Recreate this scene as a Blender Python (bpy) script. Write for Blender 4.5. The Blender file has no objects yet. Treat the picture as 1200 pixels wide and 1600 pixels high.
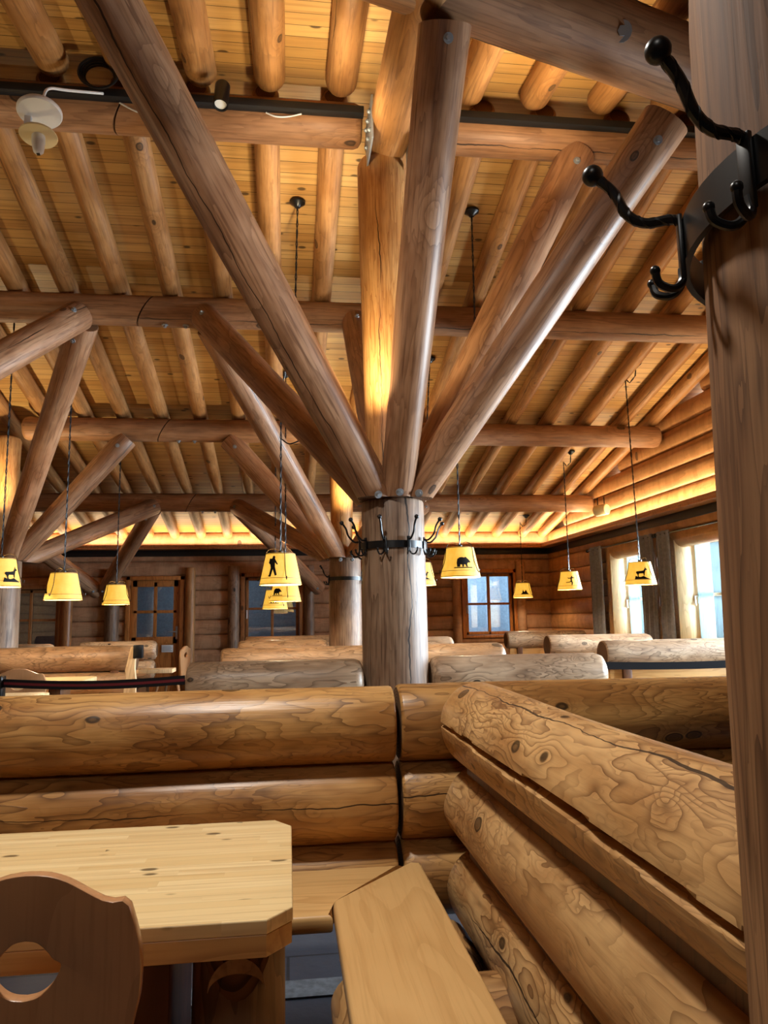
import bpy, bmesh, math, random
from mathutils import Vector, Matrix, noise as mnoise
from mathutils.geometry import tessellate_polygon
PI = math.pi
S = bpy.context.scene
COL = S.collection

# ------------------------------------------------------------------ camera
def make_camera():
    f, p, y, r = 1177.45, math.radians(8.0027), math.radians(7.3057), math.radians(0.98278)
    fw = Vector((math.sin(y)*math.cos(p), math.cos(y)*math.cos(p), math.sin(p)))
    rt = Vector((math.cos(y), -math.sin(y), 0)); dn = -rt.cross(fw)
    rt2 = math.cos(r)*rt + math.sin(r)*dn
    dn2 = -math.sin(r)*rt + math.cos(r)*dn
    cam = bpy.data.cameras.new('camera'); o = bpy.data.objects.new('camera', cam); COL.objects.link(o)
    m = Matrix((rt2, -dn2, -fw)).transposed().to_4x4()
    m.translation = Vector((0, 0, 1.23)); o.matrix_world = m
    cam.sensor_fit = 'VERTICAL'; cam.sensor_height = 32.0; cam.sensor_width = 24.0
    cam.lens = f*32.0/1600.0; cam.clip_start = 0.02; cam.clip_end = 200
    S.camera = o
make_camera()

# ------------------------------------------------------------------ light and exposure
S.view_settings.view_transform = 'Standard'; S.view_settings.look = 'None'
S.view_settings.gamma = 1.0; S.view_settings.use_curve_mapping = False
S.view_settings.exposure = 0.25
try:
    S.cycles.max_bounces = 10; S.cycles.diffuse_bounces = 5; S.cycles.glossy_bounces = 4
    S.cycles.transmission_bounces = 6; S.cycles.transparent_max_bounces = 12
    S.cycles.caustics_reflective = False; S.cycles.caustics_refractive = False
    S.cycles.sample_clamp_indirect = 6.0
    S.cycles.use_denoising = True
except Exception:
    pass
W = bpy.data.worlds.new('world'); S.world = W; W.use_nodes = True
bg = W.node_tree.nodes['Background']; bg.inputs[0].default_value = (0.84, 0.93, 1.0, 1); bg.inputs[1].default_value = 3.0

def light(name, kind, loc, energy, color, target=None, size=None, size_y=None, spot=None, blend=0.5, radius=None):
    l = bpy.data.lights.new(name, kind); l.energy = energy; l.color = color
    if kind == 'AREA':
        l.shape = 'RECTANGLE' if size_y else 'DISK'; l.size = size
        if size_y: l.size_y = size_y
    if spot: l.spot_size = spot; l.spot_blend = blend
    if radius is not None: l.shadow_soft_size = radius
    o = bpy.data.objects.new(name, l); COL.objects.link(o); o.location = loc
    if target is not None:
        o.rotation_euler = (Vector(target)-Vector(loc)).to_track_quat('-Z', 'Y').to_euler()
    return o
WIN_Y = [(9.3, 10.6), (7.4, 8.72), (5.2, 6.5), (3.0, 4.3)]
for y0, y1 in WIN_Y:      # daylight falling in through each window of the log end wall
    o = light('window_daylight', 'AREA', (5.45, (y0+y1)/2, 1.7), 980, (0.76, 0.88, 1.0), (0, (y0+y1)/2, 1.95), size=1.25, size_y=1.3)
# lights added above the near booth, unseen and without any fitting
light('added_booth_light', 'AREA', (-0.40, 1.88, 3.5), 60, (1.0, 0.95, 0.86), (-0.1, 1.9, 0.6), size=0.22)
light('added_booth_light', 'AREA', (-0.6, -0.9, 3.1), 9, (1.0, 0.94, 0.86), (0.7, 2.2, 1.0), size=0.5)
# LED strips lying on the cove ledge
for loc, sx, sy, e in (((-1.1, 13.13, 2.53), 11.5, 0.05, 110), ((4.60, 8.2, 2.53), 0.05, 9.6, 100)):
    o = light('cove_led', 'AREA', loc, e, (1.0, 0.76, 0.44), None, size=sx, size_y=sy); o.rotation_euler = (PI, 0, 0)
# uplights tucked between the struts of every tree column
for x, y, e in ((0.45, 4.12, 26), (0.66, 8.42, 26), (-3.15, 8.42, 26), (-3.15, 4.2, 26)):
    light('column_uplight', 'SPOT', (x, y, 2.42), e*2.4, (1.0, 0.80, 0.46), (x+0.10, y+0.16, 4.4), spot=math.radians(160), blend=0.9, radius=0.04)
# uplights near the ridge on the near side
light('ridge_uplight', 'SPOT', (1.5, 3.85, 3.75), 44, (1.0, 0.82, 0.52), (1.5, 3.9, 5), spot=math.radians(150), blend=1, radius=0.05)
light('ridge_uplight', 'SPOT', (0.25, 3.9, 3.85), 28, (1.0, 0.84, 0.56), (0.2, 4.0, 5), spot=math.radians(150), blend=1, radius=0.05)
light('ridge_uplight', 'SPOT', (0.2, 5.0, 3.7), 28, (1.0, 0.82, 0.52), (0.2, 5.5, 5), spot=math.radians(150), blend=1, radius=0.05)
# dim side room behind the glazed back wall
light('corridor_light', 'AREA', (3.9, 14.6, 2.4), 60, (0.62, 0.82, 1.0), (3.7, 15.9, 1.2), size=1.2)
light('corridor_light', 'AREA', (-1.5, 14.6, 2.5), 10, (0.62, 0.82, 1.0), (-1.5, 15.5, 0.6), size=1.5)

# ------------------------------------------------------------------ materials
def lin(c):
    return tuple((v/255/12.92 if v/255 <= 0.04045 else ((v/255+0.055)/1.055)**2.4) for v in c) + (1.0,)
class NT:
    def __init__(s, name):
        s.m = bpy.data.materials.new(name); s.m.use_nodes = True
        s.t = s.m.node_tree; s.n = s.t.nodes; s.b = s.n['Principled BSDF']; s.out = s.n['Material Output']
    def node(s, kind, **kw):
        n = s.n.new(kind)
        for k, v in kw.items(): setattr(n, k, v)
        return n
    def put(s, sock, v):
        if isinstance(v, bpy.types.NodeSocket): s.t.links.new(v, sock)
        else: sock.default_value = v
    def math(s, op, a, b=0.0, c=None):
        n = s.node('ShaderNodeMath', operation=op); s.put(n.inputs[0], a); s.put(n.inputs[1], b)
        if c is not None: s.put(n.inputs[2], c)
        return n.outputs[0]
    def vec(s, op, a, b):
        n = s.node('ShaderNodeVectorMath', operation=op); s.put(n.inputs[0], a); s.put(n.inputs[1], b); return n.outputs[0]
    def coords(s, rand=True):
        tc = s.node('ShaderNodeTexCoord').outputs['Object']
        if not rand: return tc, tc, None
        r = s.node('ShaderNodeObjectInfo').outputs['Random']
        off = s.node('ShaderNodeCombineXYZ'); s.put(off.inputs[0], s.math('MULTIPLY', r, 37.0)); s.put(off.inputs[1], s.math('MULTIPLY', r, 91.0)); s.put(off.inputs[2], s.math('MULTIPLY', r, 53.0))
        return tc, s.vec('ADD', tc, off.outputs[0]), r
    def noise(s, v, scale, detail=3.0, rough=0.55):
        n = s.node('ShaderNodeTexNoise'); s.put(n.inputs['Vector'], v); n.inputs['Scale'].default_value = scale
        n.inputs['Detail'].default_value = detail; n.inputs['Roughness'].default_value = rough
        return n.outputs['Fac']
    def voro(s, v, scale):
        n = s.node('ShaderNodeTexVoronoi'); s.put(n.inputs['Vector'], v); n.inputs['Scale'].default_value = scale
        return n.outputs['Distance']
    def mix(s, f, a, b):
        n = s.node('ShaderNodeMix', data_type='RGBA'); s.put(n.inputs['Factor'], f)
        s.put(n.inputs['A'] if False else n.inputs[6], a); s.put(n.inputs[7], b); return n.outputs[2]
    def step(s, v, a, b):     # smooth 0..1 between a and b
        n = s.node('ShaderNodeMapRange', interpolation_type='SMOOTHSTEP'); s.put(n.inputs[0], v)
        n.inputs[1].default_value = a; n.inputs[2].default_value = b; return n.outputs[0]
    def bump(s, h, strength, dist=0.01):
        n = s.node('ShaderNodeBump'); n.inputs['Strength'].default_value = strength; n.inputs['Distance'].default_value = dist
        s.put(n.inputs['Height'], h); s.t.links.new(n.outputs[0], s.b.inputs['Normal'])
    def fin(s, col, rough=0.5, spec=0.4):
        s.put(s.b.inputs['Base Color'], col); s.put(s.b.inputs['Roughness'], rough)
        s.b.inputs['Specular IOR Level'].default_value = spec
        return s.m

def log_mat(name, dark, mid, light_, contour=9.0, grain=(4.2, 4.2, 0.8), rough=0.5, knot=0.15, knots=2.3, crack=0.012, fiber=0.35, lines=0.75, bump=0.35, spec=0.4):
    t = NT(name); tc, co, r = t.coords()
    v = t.vec('MULTIPLY', co, grain)
    n1 = t.noise(v, 1.0, 3.5, 0.5)
    n2 = t.noise(t.vec('MULTIPLY', v, (2.6, 2.6, 2.6)), 1.0, 3.0, 0.5)
    kd = t.voro(t.vec('MULTIPLY', co, (1.0, 1.0, 0.6)), knots)
    kr = t.math('EXPONENT', t.math('MULTIPLY', kd, -8.0))
    fld = t.math('ADD', t.math('MULTIPLY', n1, contour), t.math('MULTIPLY', kr, 6.0))
    fr = t.math('FRACT', fld)
    fr2 = t.math('FRACT', t.math('ADD', t.math('MULTIPLY', n2, contour*0.8), t.math('MULTIPLY', kr, 9.0)))
    ln = t.math('MULTIPLY', t.math('POWER', fr, 3.2), t.step(t.noise(co, 3.0), 0.25, 0.6))
    ln = t.math('MAXIMUM', ln, t.math('MULTIPLY', t.math('POWER', fr2, 3.0), t.step(t.noise(t.vec('ADD', co, (5.0, 3.0, 1.0)), 3.5), 0.38, 0.66)))
    fib = t.noise(t.vec('MULTIPLY', co, (70, 70, 3.0)), 1.0, 3.0)
    big = t.step(t.noise(t.vec('MULTIPLY', co, (7.0, 7.0, 2.2)), 1.0, 3.0, 0.6), 0.36, 0.62)
    c = t.mix(big, lin(mid), lin(light_))
    c = t.mix(t.math('MULTIPLY', ln, lines), c, lin(dark))
    c = t.mix(t.math('MULTIPLY', t.step(fib, 0.45, 0.75), fiber), c, lin(dark))
    kk = t.step(kd, knot*0.85, knot*0.6)
    c = t.mix(t.math('MULTIPLY', kk, 0.75), c, lin(tuple(x*0.6 for x in dark)))
    kk2 = t.math('MULTIPLY', t.step(kd, knot, knot*0.86), t.step(kd, knot*0.62, knot*0.8))
    c = t.mix(t.math('MULTIPLY', kk2, 0.85), c, lin(tuple(x*0.3 for x in dark)))
    sep = t.node('ShaderNodeSeparateXYZ'); t.put(sep.inputs[0], tc)
    h = t.math('MULTIPLY', fr, 0.25)
    h = t.math('ADD', h, t.math('MULTIPLY', fib, 0.5))
    if crack:
        ang = t.math('ARCTAN2', sep.outputs[1], sep.outputs[0])
        wob = t.noise(t.vec('MULTIPLY', co, (0, 0, 2.2)), 1.0, 4.0)
        a0 = t.math('MULTIPLY', t.math('SUBTRACT', r, 0.5), 5.5)
        d = t.math('ABSOLUTE', t.math('SUBTRACT', t.math('SUBTRACT', ang, a0), t.math('MULTIPLY', t.math('SUBTRACT', wob, 0.5), 0.7)))
        wid = t.math('MULTIPLY', t.step(t.noise(t.vec('MULTIPLY', co, (0, 0, 1.1)), 1.3, 1.0), 0.36, 0.62), crack*2.2)
        cr = t.math('LESS_THAN', d, wid)
        c = t.mix(t.math('MULTIPLY', cr, 0.9), c, lin((28, 17, 10)))
        h = t.math('SUBTRACT', h, t.math('MULTIPLY', cr, 1.5))
    # slight tone difference from log to log
    hv = t.node('ShaderNodeHueSaturation'); t.put(hv.inputs['Value'], t.math('ADD', 0.9, t.math('MULTIPLY', r, 0.2))); t.put(hv.inputs['Color'], c)
    t.bump(h, bump, 0.006)
    return t.fin(hv.outputs[0], rough, spec)

def end_mat(name, dark, light_):
    t = NT(name); tc, co, r = t.coords()
    sep = t.node('ShaderNodeSeparateXYZ'); t.put(sep.inputs[0], tc)
    rad = t.math('SQRT', t.math('ADD', t.math('MULTIPLY', sep.outputs[0], sep.outputs[0]), t.math('MULTIPLY', sep.outputs[1], sep.outputs[1])))
    rg = t.math('FRACT', t.math('ADD', t.math('MULTIPLY', rad, 95.0), t.math('MULTIPLY', t.noise(co, 6.0), 3.0)))
    ang = t.math('ARCTAN2', sep.outputs[1], sep.outputs[0])
    rc = t.step(t.math('FRACT', t.math('ADD', t.math('MULTIPLY', ang, 1.1), t.math('MULTIPLY', t.noise(co, 14.0), 0.3))), 0.06, 0.0)
    c = t.mix(t.step(rg, 0.2, 0.9), lin(light_), lin(dark))
    c = t.mix(t.math('MULTIPLY', rc, 0.6), c, lin((30, 18, 10)))
    return t.fin(c, 0.7, 0.25)

def board_mat(name, dark, mid, light_, axis, across, width, knots=True, rough=0.5, seam=0.06, length=0.0, offset=0.0, spec=0.4, rand=False):
    """boards or staves laid side by side: axis = index along the grain, across = index across the boards"""
    t = NT(name); tc, co, r = t.coords(rand)
    sep = t.node('ShaderNodeSeparateXYZ'); t.put(sep.inputs[0], tc)
    u = t.math('DIVIDE', t.math('ADD', sep.outputs[across], offset), width)
    idx = t.math('FLOOR', u); fr = t.math('FRACT', u)
    along = sep.outputs[axis]
    if length:
        sh = t.node('ShaderNodeTexWhiteNoise', noise_dimensions='1D'); t.put(sh.inputs['W'], idx)
        seg = t.math('ADD', t.math('DIVIDE', along, length), t.math('MULTIPLY', sh.outputs['Value'], 7.0))
        idx = t.math('ADD', t.math('MULTIPLY', idx, 13.7), t.math('FLOOR', seg))
    wn = t.node('ShaderNodeTexWhiteNoise', noise_dimensions='1D'); t.put(wn.inputs['W'], idx)
    sc = [38.0, 38.0, 38.0]; sc[axis] = 1.6
    off = t.node('ShaderNodeCombineXYZ')
    t.put(off.inputs[axis], t.math('MULTIPLY', wn.outputs['Value'], 50.0)); t.put(off.inputs[3-axis-across], t.math('MULTIPLY', wn.outputs['Value'], 9.0))
    v = t.vec('ADD', tc, off.outputs[0])
    g = t.noise(t.vec('MULTIPLY', v, tuple(sc)), 1.0, 3.0)
    c = t.mix(wn.outputs['Value'], lin(mid), lin(light_))
    c = t.mix(t.math('MULTIPLY', t.step(g, 0.42, 0.75), 0.45), c, lin(dark))
    if knots:
        ks = [1.0, 1.0, 1.0]; ks[axis] = 0.5
        kd = t.voro(t.vec('MULTIPLY', v, tuple(ks)), 7.0 if width > 0.06 else 14.0)
        c = t.mix(t.math('MULTIPLY', t.step(kd, 0.15, 0.08), 0.85), c, lin(tuple(x*0.45 for x in dark)))
    if seam:
        sm = t.math('LESS_THAN', fr, seam)
        c = t.mix(t.math('MULTIPLY', sm, 0.8 if width > 0.06 else 0.25), c, lin(tuple(x*0.3 for x in dark)))
        t.bump(t.math('SUBTRACT', t.math('MULTIPLY', g, 0.2), sm), 0.4, 0.004)
    return t.fin(c, rough, spec)

def plank_mat(name, dark, mid, light_, axis=1, rough=0.42, contour=14.0, spec=0.45, knots=3.2, knot=0.1, lines=0.5):
    t = NT(name); tc, co, r = t.coords()
    g = [5.0, 5.0, 5.0]; g[axis] = 0.7
    n1 = t.noise(t.vec('MULTIPLY', co, tuple(g)), 1.0, 2.0)
    ks = [1.0, 1.0, 1.0]; ks[axis] = 0.6
    kd = t.voro(t.vec('MULTIPLY', co, tuple(ks)), knots)
    fld = t.math('ADD', t.math('MULTIPLY', n1, contour), t.math('MULTIPLY', t.math('EXPONENT', t.math('MULTIPLY', kd, -10.0)), 3.0))
    fr = t.math('FRACT', fld)
    fs = [120.0, 120.0, 120.0]; fs[axis] = 4.0
    fib = t.noise(t.vec('MULTIPLY', co, tuple(fs)), 1.0, 2.0)
    c = t.mix(t.noise(co, 3.0), lin(mid), lin(light_))
    c = t.mix(t.math('MULTIPLY', t.step(fr, 0.5, 0.95), lines), c, lin(dark))
    c = t.mix(t.math('MULTIPLY', t.step(fib, 0.45, 0.8), 0.3), c, lin(dark))
    c = t.mix(t.math('MULTIPLY', t.step(kd, knot, knot*0.55), 0.85), c, lin(tuple(x*0.5 for x in dark)))
    t.bump(t.math('ADD', t.math('MULTIPLY', fib, 0.3), t.math('MULTIPLY', fr, 0.15)), 0.15, 0.004)
    return t.fin(c, rough, spec)

def flat_mat(name, col, rough=0.5, metal=0.0, spec=0.4, nz=0.0):
    t = NT(name); t.b.inputs['Metallic'].default_value = metal
    if nz:
        tc, co, r = t.coords()
        c = t.mix(t.step(t.noise(co, 30.0), 0.3, 0.7), lin(tuple(x*(1-nz) for x in col)), lin(col))
        return t.fin(c, rough, spec)
    return t.fin(lin(col), rough, spec)

M = {}
M['strut'] = log_mat('strut_wood', (98, 62, 40), (150, 106, 74), (176, 132, 98), contour=6, grain=(5, 5, .5), rough=0.42, knots=2.8, knot=0.07, fiber=0.75, lines=0.6, crack=0.018)
M['col'] = log_mat('column_wood', (82, 58, 42), (128, 98, 76), (154, 126, 102), contour=7, grain=(9, 9, .7), rough=0.5, knots=2.0, knot=0.08, fiber=0.9, lines=0.7, crack=0.016)
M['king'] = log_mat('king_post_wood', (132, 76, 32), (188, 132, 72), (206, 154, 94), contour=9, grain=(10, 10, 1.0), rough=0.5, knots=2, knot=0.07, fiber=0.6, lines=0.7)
M['purlin'] = log_mat('purlin_wood', (92, 58, 36), (144, 100, 66), (166, 120, 84), contour=5, grain=(6, 6, .5), rough=0.5, knots=2.2, knot=0.1, fiber=0.6, lines=0.5, crack=0.02)
M['rafter'] = log_mat('rafter_wood', (98, 60, 28), (158, 108, 60), (178, 128, 78), contour=5, grain=(7, 7, .6), rough=0.5, knots=3.2, knot=0.1, fiber=0.55, lines=0.5, crack=0.02)
M['bench'] = log_mat('bench_log_wood', (88, 54, 26), (156, 108, 58), (190, 144, 86), contour=19, grain=(4.6, 4.6, 1.2), rough=0.36, knots=6.0, knot=0.135, fiber=0.3, lines=0.85, crack=0.008)
M['bench_side'] = log_mat('pale_bench_log_wood', (104, 66, 34), (172, 126, 76), (206, 164, 110), contour=20, grain=(5.0, 5.0, 1.5), rough=0.42, knots=6.0, knot=0.135, fiber=0.25, lines=0.95, crack=0.012)
M['bench_far'] = log_mat('daylit_bench_log_wood', (88, 66, 48), (156, 126, 98), (190, 162, 132), contour=14, grain=(5, 5, 1.4), rough=0.42, knots=5.5, knot=0.13, fiber=0.35, lines=0.9, crack=0.008)  # grey of the daylight on the far benches, put into the wood colour
M['bench_mid'] = log_mat('brown_bench_log_wood', (84, 58, 36), (140, 106, 74), (168, 132, 96), contour=14, grain=(5, 5, 1.4), rough=0.45, knots=2.6, knot=0.1, fiber=0.35, lines=0.9, crack=0.008)
M['post'] = log_mat('post_wood', (70, 44, 26), (126, 88, 58), (154, 114, 78), contour=12, spec=0.2, grain=(9, 9, .8), rough=0.7, knots=1.8, knot=0.06, fiber=0.6, lines=0.8, crack=0.0)
M['stump'] = log_mat('dark_stump_wood', (58, 40, 26), (104, 76, 50), (128, 96, 64), contour=8, knots=2, knot=.1)
M['end'] = end_mat('log_end_grain', (78, 50, 30), (128, 88, 56))
M['end_dark'] = end_mat('dark_log_end_grain', (64, 44, 30), (108, 76, 50))
M['ceil'] = board_mat('ceiling_boards', (120, 80, 38), (182, 134, 74), (208, 164, 100), 0, 1, 0.105, rough=0.45, seam=0.05)
M['wall'] = log_mat('wall_log_wood', (104, 70, 48), (170, 126, 92), (190, 146, 110), contour=6, grain=(0.6, 5, 5), rough=0.55, knots=2.0, knot=0.08, crack=0, fiber=0.2, lines=0.4)
M['wall_side'] = log_mat('window_wall_log_wood', (104, 66, 36), (162, 114, 68), (182, 132, 84), contour=6, grain=(5, 0.6, 5), rough=0.5, knots=2.0, knot=0.08, crack=0, fiber=0.2, lines=0.4)
M['trimwood'] = plank_mat('trim_wood', (110, 66, 34), (156, 100, 56), (178, 120, 72), axis=2)
M['doorwood'] = plank_mat('door_wood', (116, 64, 26), (174, 106, 48), (192, 124, 62), axis=2)
M['reveal'] = plank_mat('reveal_wood', (160, 118, 76), (206, 170, 124), (222, 190, 146), axis=2, lines=0.4)
M['table'] = board_mat('table_staves', (186, 144, 88), (226, 194, 138), (240, 214, 162), 0, 1, 0.030, rough=0.3, seam=0.04, length=0.34, spec=0.5)
M['table_edge'] = plank_mat('table_edge_wood', (156, 108, 58), (200, 152, 92), (214, 168, 106), axis=0, rough=0.35)
M['seat'] = plank_mat('seat_plank_wood', (172, 122, 66), (208, 162, 102), (222, 180, 120), axis=1, rough=0.4, contour=7, knots=5.0, knot=0.13, lines=0.22)
M['seat_x'] = plank_mat('seat_plank_wood_across', (172, 122, 66), (208, 162, 102), (222, 180, 120), axis=0, rough=0.4, contour=12, knots=3.0, knot=0.1, lines=0.35)
M['chair'] = plank_mat('chair_wood', (136, 92, 58), (178, 128, 86), (196, 146, 102), axis=2, rough=0.3, contour=5, knots=0.8, knot=0.02, lines=0.25, spec=0.5)
M['leg'] = plank_mat('dark_leg_wood', (58, 34, 18), (96, 58, 32), (112, 70, 40), axis=2)
M['iron'] = flat_mat('black_iron', (11, 12, 14), 0.34, 0.0, 0.45)
M['track'] = flat_mat('black_track', (18, 18, 20), 0.5)
M['steel'] = flat_mat('zinc_steel', (160, 164, 168), 0.45, 0.5)
M['white'] = flat_mat('white_plastic', (225, 226, 228), 0.4)
M['cream'] = flat_mat('cream_plate', (226, 206, 160), 0.5)
M['cloth'] = flat_mat('grey_curtain_cloth', (128, 126, 132), 0.85, nz=0.12)
M['belt'] = flat_mat('black_belt', (20, 20, 26), 0.7)
M['belt_red'] = flat_mat('red_belt_stripe', (120, 40, 48), 0.7)
M['black'] = flat_mat('black_card', (10, 9, 8), 0.8)
M['corridor'] = flat_mat('corridor_plaster', (176, 192, 206), 0.8, nz=0.1)
def sheer_mat():
    t = NT('sheer_teal_cloth'); t.n.remove(t.b)
    a = t.node('ShaderNodeBsdfTranslucent'); a.inputs[0].default_value = lin((206, 224, 228)); d = t.node('ShaderNodeBsdfDiffuse'); d.inputs[0].default_value = lin((206, 224, 228))
    mx = t.node('ShaderNodeMixShader'); mx.inputs[0].default_value = 0.4; t.put(mx.inputs[1], a.outputs[0]); t.put(mx.inputs[2], d.outputs[0]); t.t.links.new(mx.outputs[0], t.out.inputs[0])
    return t.m
M['sheer'] = sheer_mat()
M['snow'] = flat_mat('snow_ground', (235, 240, 246), 0.8)

def floor_mat():
    t = NT('slate_floor'); tc, co, r = t.coords(False)
    br = t.node('ShaderNodeTexBrick'); t.put(br.inputs['Vector'], tc)
    br.inputs['Color1'].default_value = lin((56, 60, 70)); br.inputs['Color2'].default_value = lin((72, 76, 86)); br.inputs['Mortar'].default_value = lin((34, 36, 40))
    br.inputs['Scale'].default_value = 1.0; br.inputs['Mortar Size'].default_value = 0.006; br.inputs['Brick Width'].default_value = 0.6; br.inputs['Row Height'].default_value = 0.3
    c = t.mix(t.math('MULTIPLY', t.noise(co, 9.0, 5.0), 0.5), br.outputs['Color'], lin((44, 48, 58)))
    t.bump(t.noise(co, 14.0, 4.0), 0.2, 0.01)
    return t.fin(c, 0.55, 0.4)
M['floor'] = floor_mat()
M['strip'] = flat_mat('grey_stone_strip', (120, 124, 128), 0.6, nz=0.25)

def glass_mat():
    t = NT('window_glass'); t.n.remove(t.b)
    tr = t.node('ShaderNodeBsdfTransparent'); tr.inputs[0].default_value = (0.93, 0.96, 0.97, 1)
    gl = t.node('ShaderNodeBsdfGlossy'); gl.inputs['Roughness'].default_value = 0.01
    fr = t.node('ShaderNodeFresnel'); fr.inputs['IOR'].default_value = 1.5
    f = t.math('ADD', t.math('MULTIPLY', fr.outputs[0], 2.4), 0.08)
    mx = t.node('ShaderNodeMixShader'); t.put(mx.inputs[0], f); t.put(mx.inputs[1], tr.outputs[0]); t.put(mx.inputs[2], gl.outputs[0])
    t.t.links.new(mx.outputs[0], t.out.inputs[0])
    return t.m
M['glass'] = glass_mat()
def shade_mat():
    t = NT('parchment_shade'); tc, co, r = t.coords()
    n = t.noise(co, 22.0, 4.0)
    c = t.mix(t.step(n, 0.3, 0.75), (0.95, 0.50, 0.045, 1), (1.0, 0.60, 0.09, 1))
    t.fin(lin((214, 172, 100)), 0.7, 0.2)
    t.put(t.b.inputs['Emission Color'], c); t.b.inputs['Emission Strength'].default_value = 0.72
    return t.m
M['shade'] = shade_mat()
def glow(name, col, s):
    t = NT(name); t.fin((0.8, 0.8, 0.8, 1)); t.b.inputs['Emission Color'].default_value = col; t.b.inputs['Emission Strength'].default_value = s; return t.m
M['bulb'] = glow('lit_bulb', (1, 0.8, 0.45, 1), 9)
M['rim'] = glow('lit_shade_rim', (1, 0.78, 0.36, 1), 0.8)

# ------------------------------------------------------------------ mesh helpers
def finish(name, bm, mats, parent=None, smooth=35, matrix=None):
    me = bpy.data.meshes.new(name); bmesh.ops.recalc_face_normals(bm, faces=bm.faces[:]); bm.to_mesh(me); bm.free()
    for m in (mats if isinstance(mats, (list, tuple)) else [mats]): me.materials.append(M[m] if isinstance(m, str) else m)
    if smooth is not None and len(me.polygons):
        me.polygons.foreach_set('use_smooth', [True]*len(me.polygons))
        try: me.set_sharp_from_angle(angle=math.radians(smooth))
        except Exception: pass
    o = bpy.data.objects.new(name, me); COL.objects.link(o)
    if matrix is not None: o.matrix_world = matrix
    if parent is not None:
        o.parent = parent; o.matrix_parent_inverse = Matrix.Identity(4)
        if matrix is not None: o.matrix_basis = parent.matrix_world.inverted() @ matrix
        else: o.matrix_basis = parent.matrix_world.inverted()      # mesh was given in room coordinates
    return o
def tag(o, label, cat, group=None):
    o['label'] = label; o['category'] = cat; o['kind'] = 'thing'
    if group: o['group'] = group
    return o
def struct(o): o['kind'] = 'structure'; return o
def empty(name, loc, label=None, cat=None, group=None, rz=0.0):
    o = bpy.data.objects.new(name, None); COL.objects.link(o); o.empty_display_size = 0.1
    o.matrix_world = Matrix.Translation(Vector(loc)) @ Matrix.Rotation(rz, 4, 'Z')
    if label: tag(o, label, cat, group)
    return o
def copy_tree(o, parent=None):
    c = o.copy(); COL.objects.link(c)
    if parent is not None: c.parent = parent
    for ch in list(o.children): copy_tree(ch, c)
    return c
def frame_to(p0, p1, roll=0.0):
    p0 = Vector(p0); d = (Vector(p1)-p0).normalized()
    up = Vector((0, 0, 1)) if abs(d.z) < 0.95 else Vector((0, -1, 0))
    x = up.cross(d).normalized(); y = d.cross(x)
    m = Matrix((x, y, d)).transposed().to_4x4(); m.translation = p0
    return m @ Matrix.Rotation(roll, 4, 'Z')
def log_bm(L, r0, r1=None, seed=0, seg=28, wob=0.03, bow=0.0, chamfer=(0.008, 0.008), step=0.16, sq=1.0, groove=None):
    """a peeled log along local Z, a little uneven, with end grain faces (material 1)"""
    r1 = r0 if r1 is None else r1
    bm = bmesh.new(); rnd = random.Random(seed); so = Vector((rnd.uniform(0, 90), rnd.uniform(0, 90), rnd.uniform(0, 90)))
    zs = [0.0]
    c0, c1 = chamfer
    pos = [0.0, c0*0.35, c0]
    n = max(2, int((L-c0-c1)/step))
    pos += [c0+(L-c0-c1)*i/n for i in range(1, n)]
    pos += [L-c1, L-c1*0.35, L]
    rings = []
    for z in pos:
        t = z/L
        r = r0+(r1-r0)*t
        e = 1.0
        if z < c0: q = 1-z/c0; e = 1-(1-math.sqrt(max(0, 1-q*q*0.96)))*min(1.0, c0/r0*1.05)
        elif z > L-c1: q = 1-(L-z)/c1; e = 1-(1-math.sqrt(max(0, 1-q*q*0.96)))*min(1.0, c1/r0*1.05)
        ax = bow*math.sin(PI*t)
        ring = []
        for k in range(seg):
            a = 2*PI*k/seg
            w = 1+wob*(mnoise.noise(so+Vector((math.cos(a)*1.3, math.sin(a)*1.3, z*1.1)))*1.3)
            rr = r*e*w
            if groove:
                th0, gw, gd = groove; tc_ = th0+0.22*mnoise.noise(Vector((z*1.1+7, 0, 3)))+0.03*mnoise.noise(Vector((z*9, 0, 3)))
                da = abs((a-tc_+PI) % (2*PI)-PI); ww = gw*(0.55+0.45*math.sin(PI*min(1, t*1.25)))
                if da < ww: rr -= gd*(1-da/ww)**0.5
            ring.append(bm.verts.new((math.cos(a)*rr+ax, math.sin(a)*rr*sq, z)))
        rings.append(ring)
    for i in range(len(rings)-1):
        for k in range(seg):
            bm.faces.new((rings[i][k], rings[i][(k+1) % seg], rings[i+1][(k+1) % seg], rings[i+1][k]))
    f = bm.faces.new(rings[0][::-1]); f.material_index = 1
    f = bm.faces.new(rings[-1]); f.material_index = 1
    return bm
def cut(bm, co, no, mat=1):
    """keep the side the normal points away from, cap the cut"""
    g = bmesh.ops.bisect_plane(bm, geom=bm.verts[:]+bm.edges[:]+bm.faces[:], plane_co=Vector(co), plane_no=Vector(no), clear_outer=True)
    ed = [e for e in g['geom_cut'] if isinstance(e, bmesh.types.BMEdge)]
    if ed:
        r = bmesh.ops.contextual_create(bm, geom=ed)
        for f in r['faces']: f.material_index = mat
def make_log(name, p0, p1, r0, r1=None, mat='strut', end='end', parent=None, seed=0, cuts=(), roll=0.0, **kw):
    L = (Vector(p1)-Vector(p0)).length
    m = frame_to(p0, p1, roll)
    bm = log_bm(L, r0, r1, seed, **kw)
    inv = m.inverted(); r3 = inv.to_3x3()
    for co, no in cuts: cut(bm, inv @ Vector(co), (r3 @ Vector(no)).normalized())
    return finish(name, bm, [mat, end], parent, 40, m)
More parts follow.
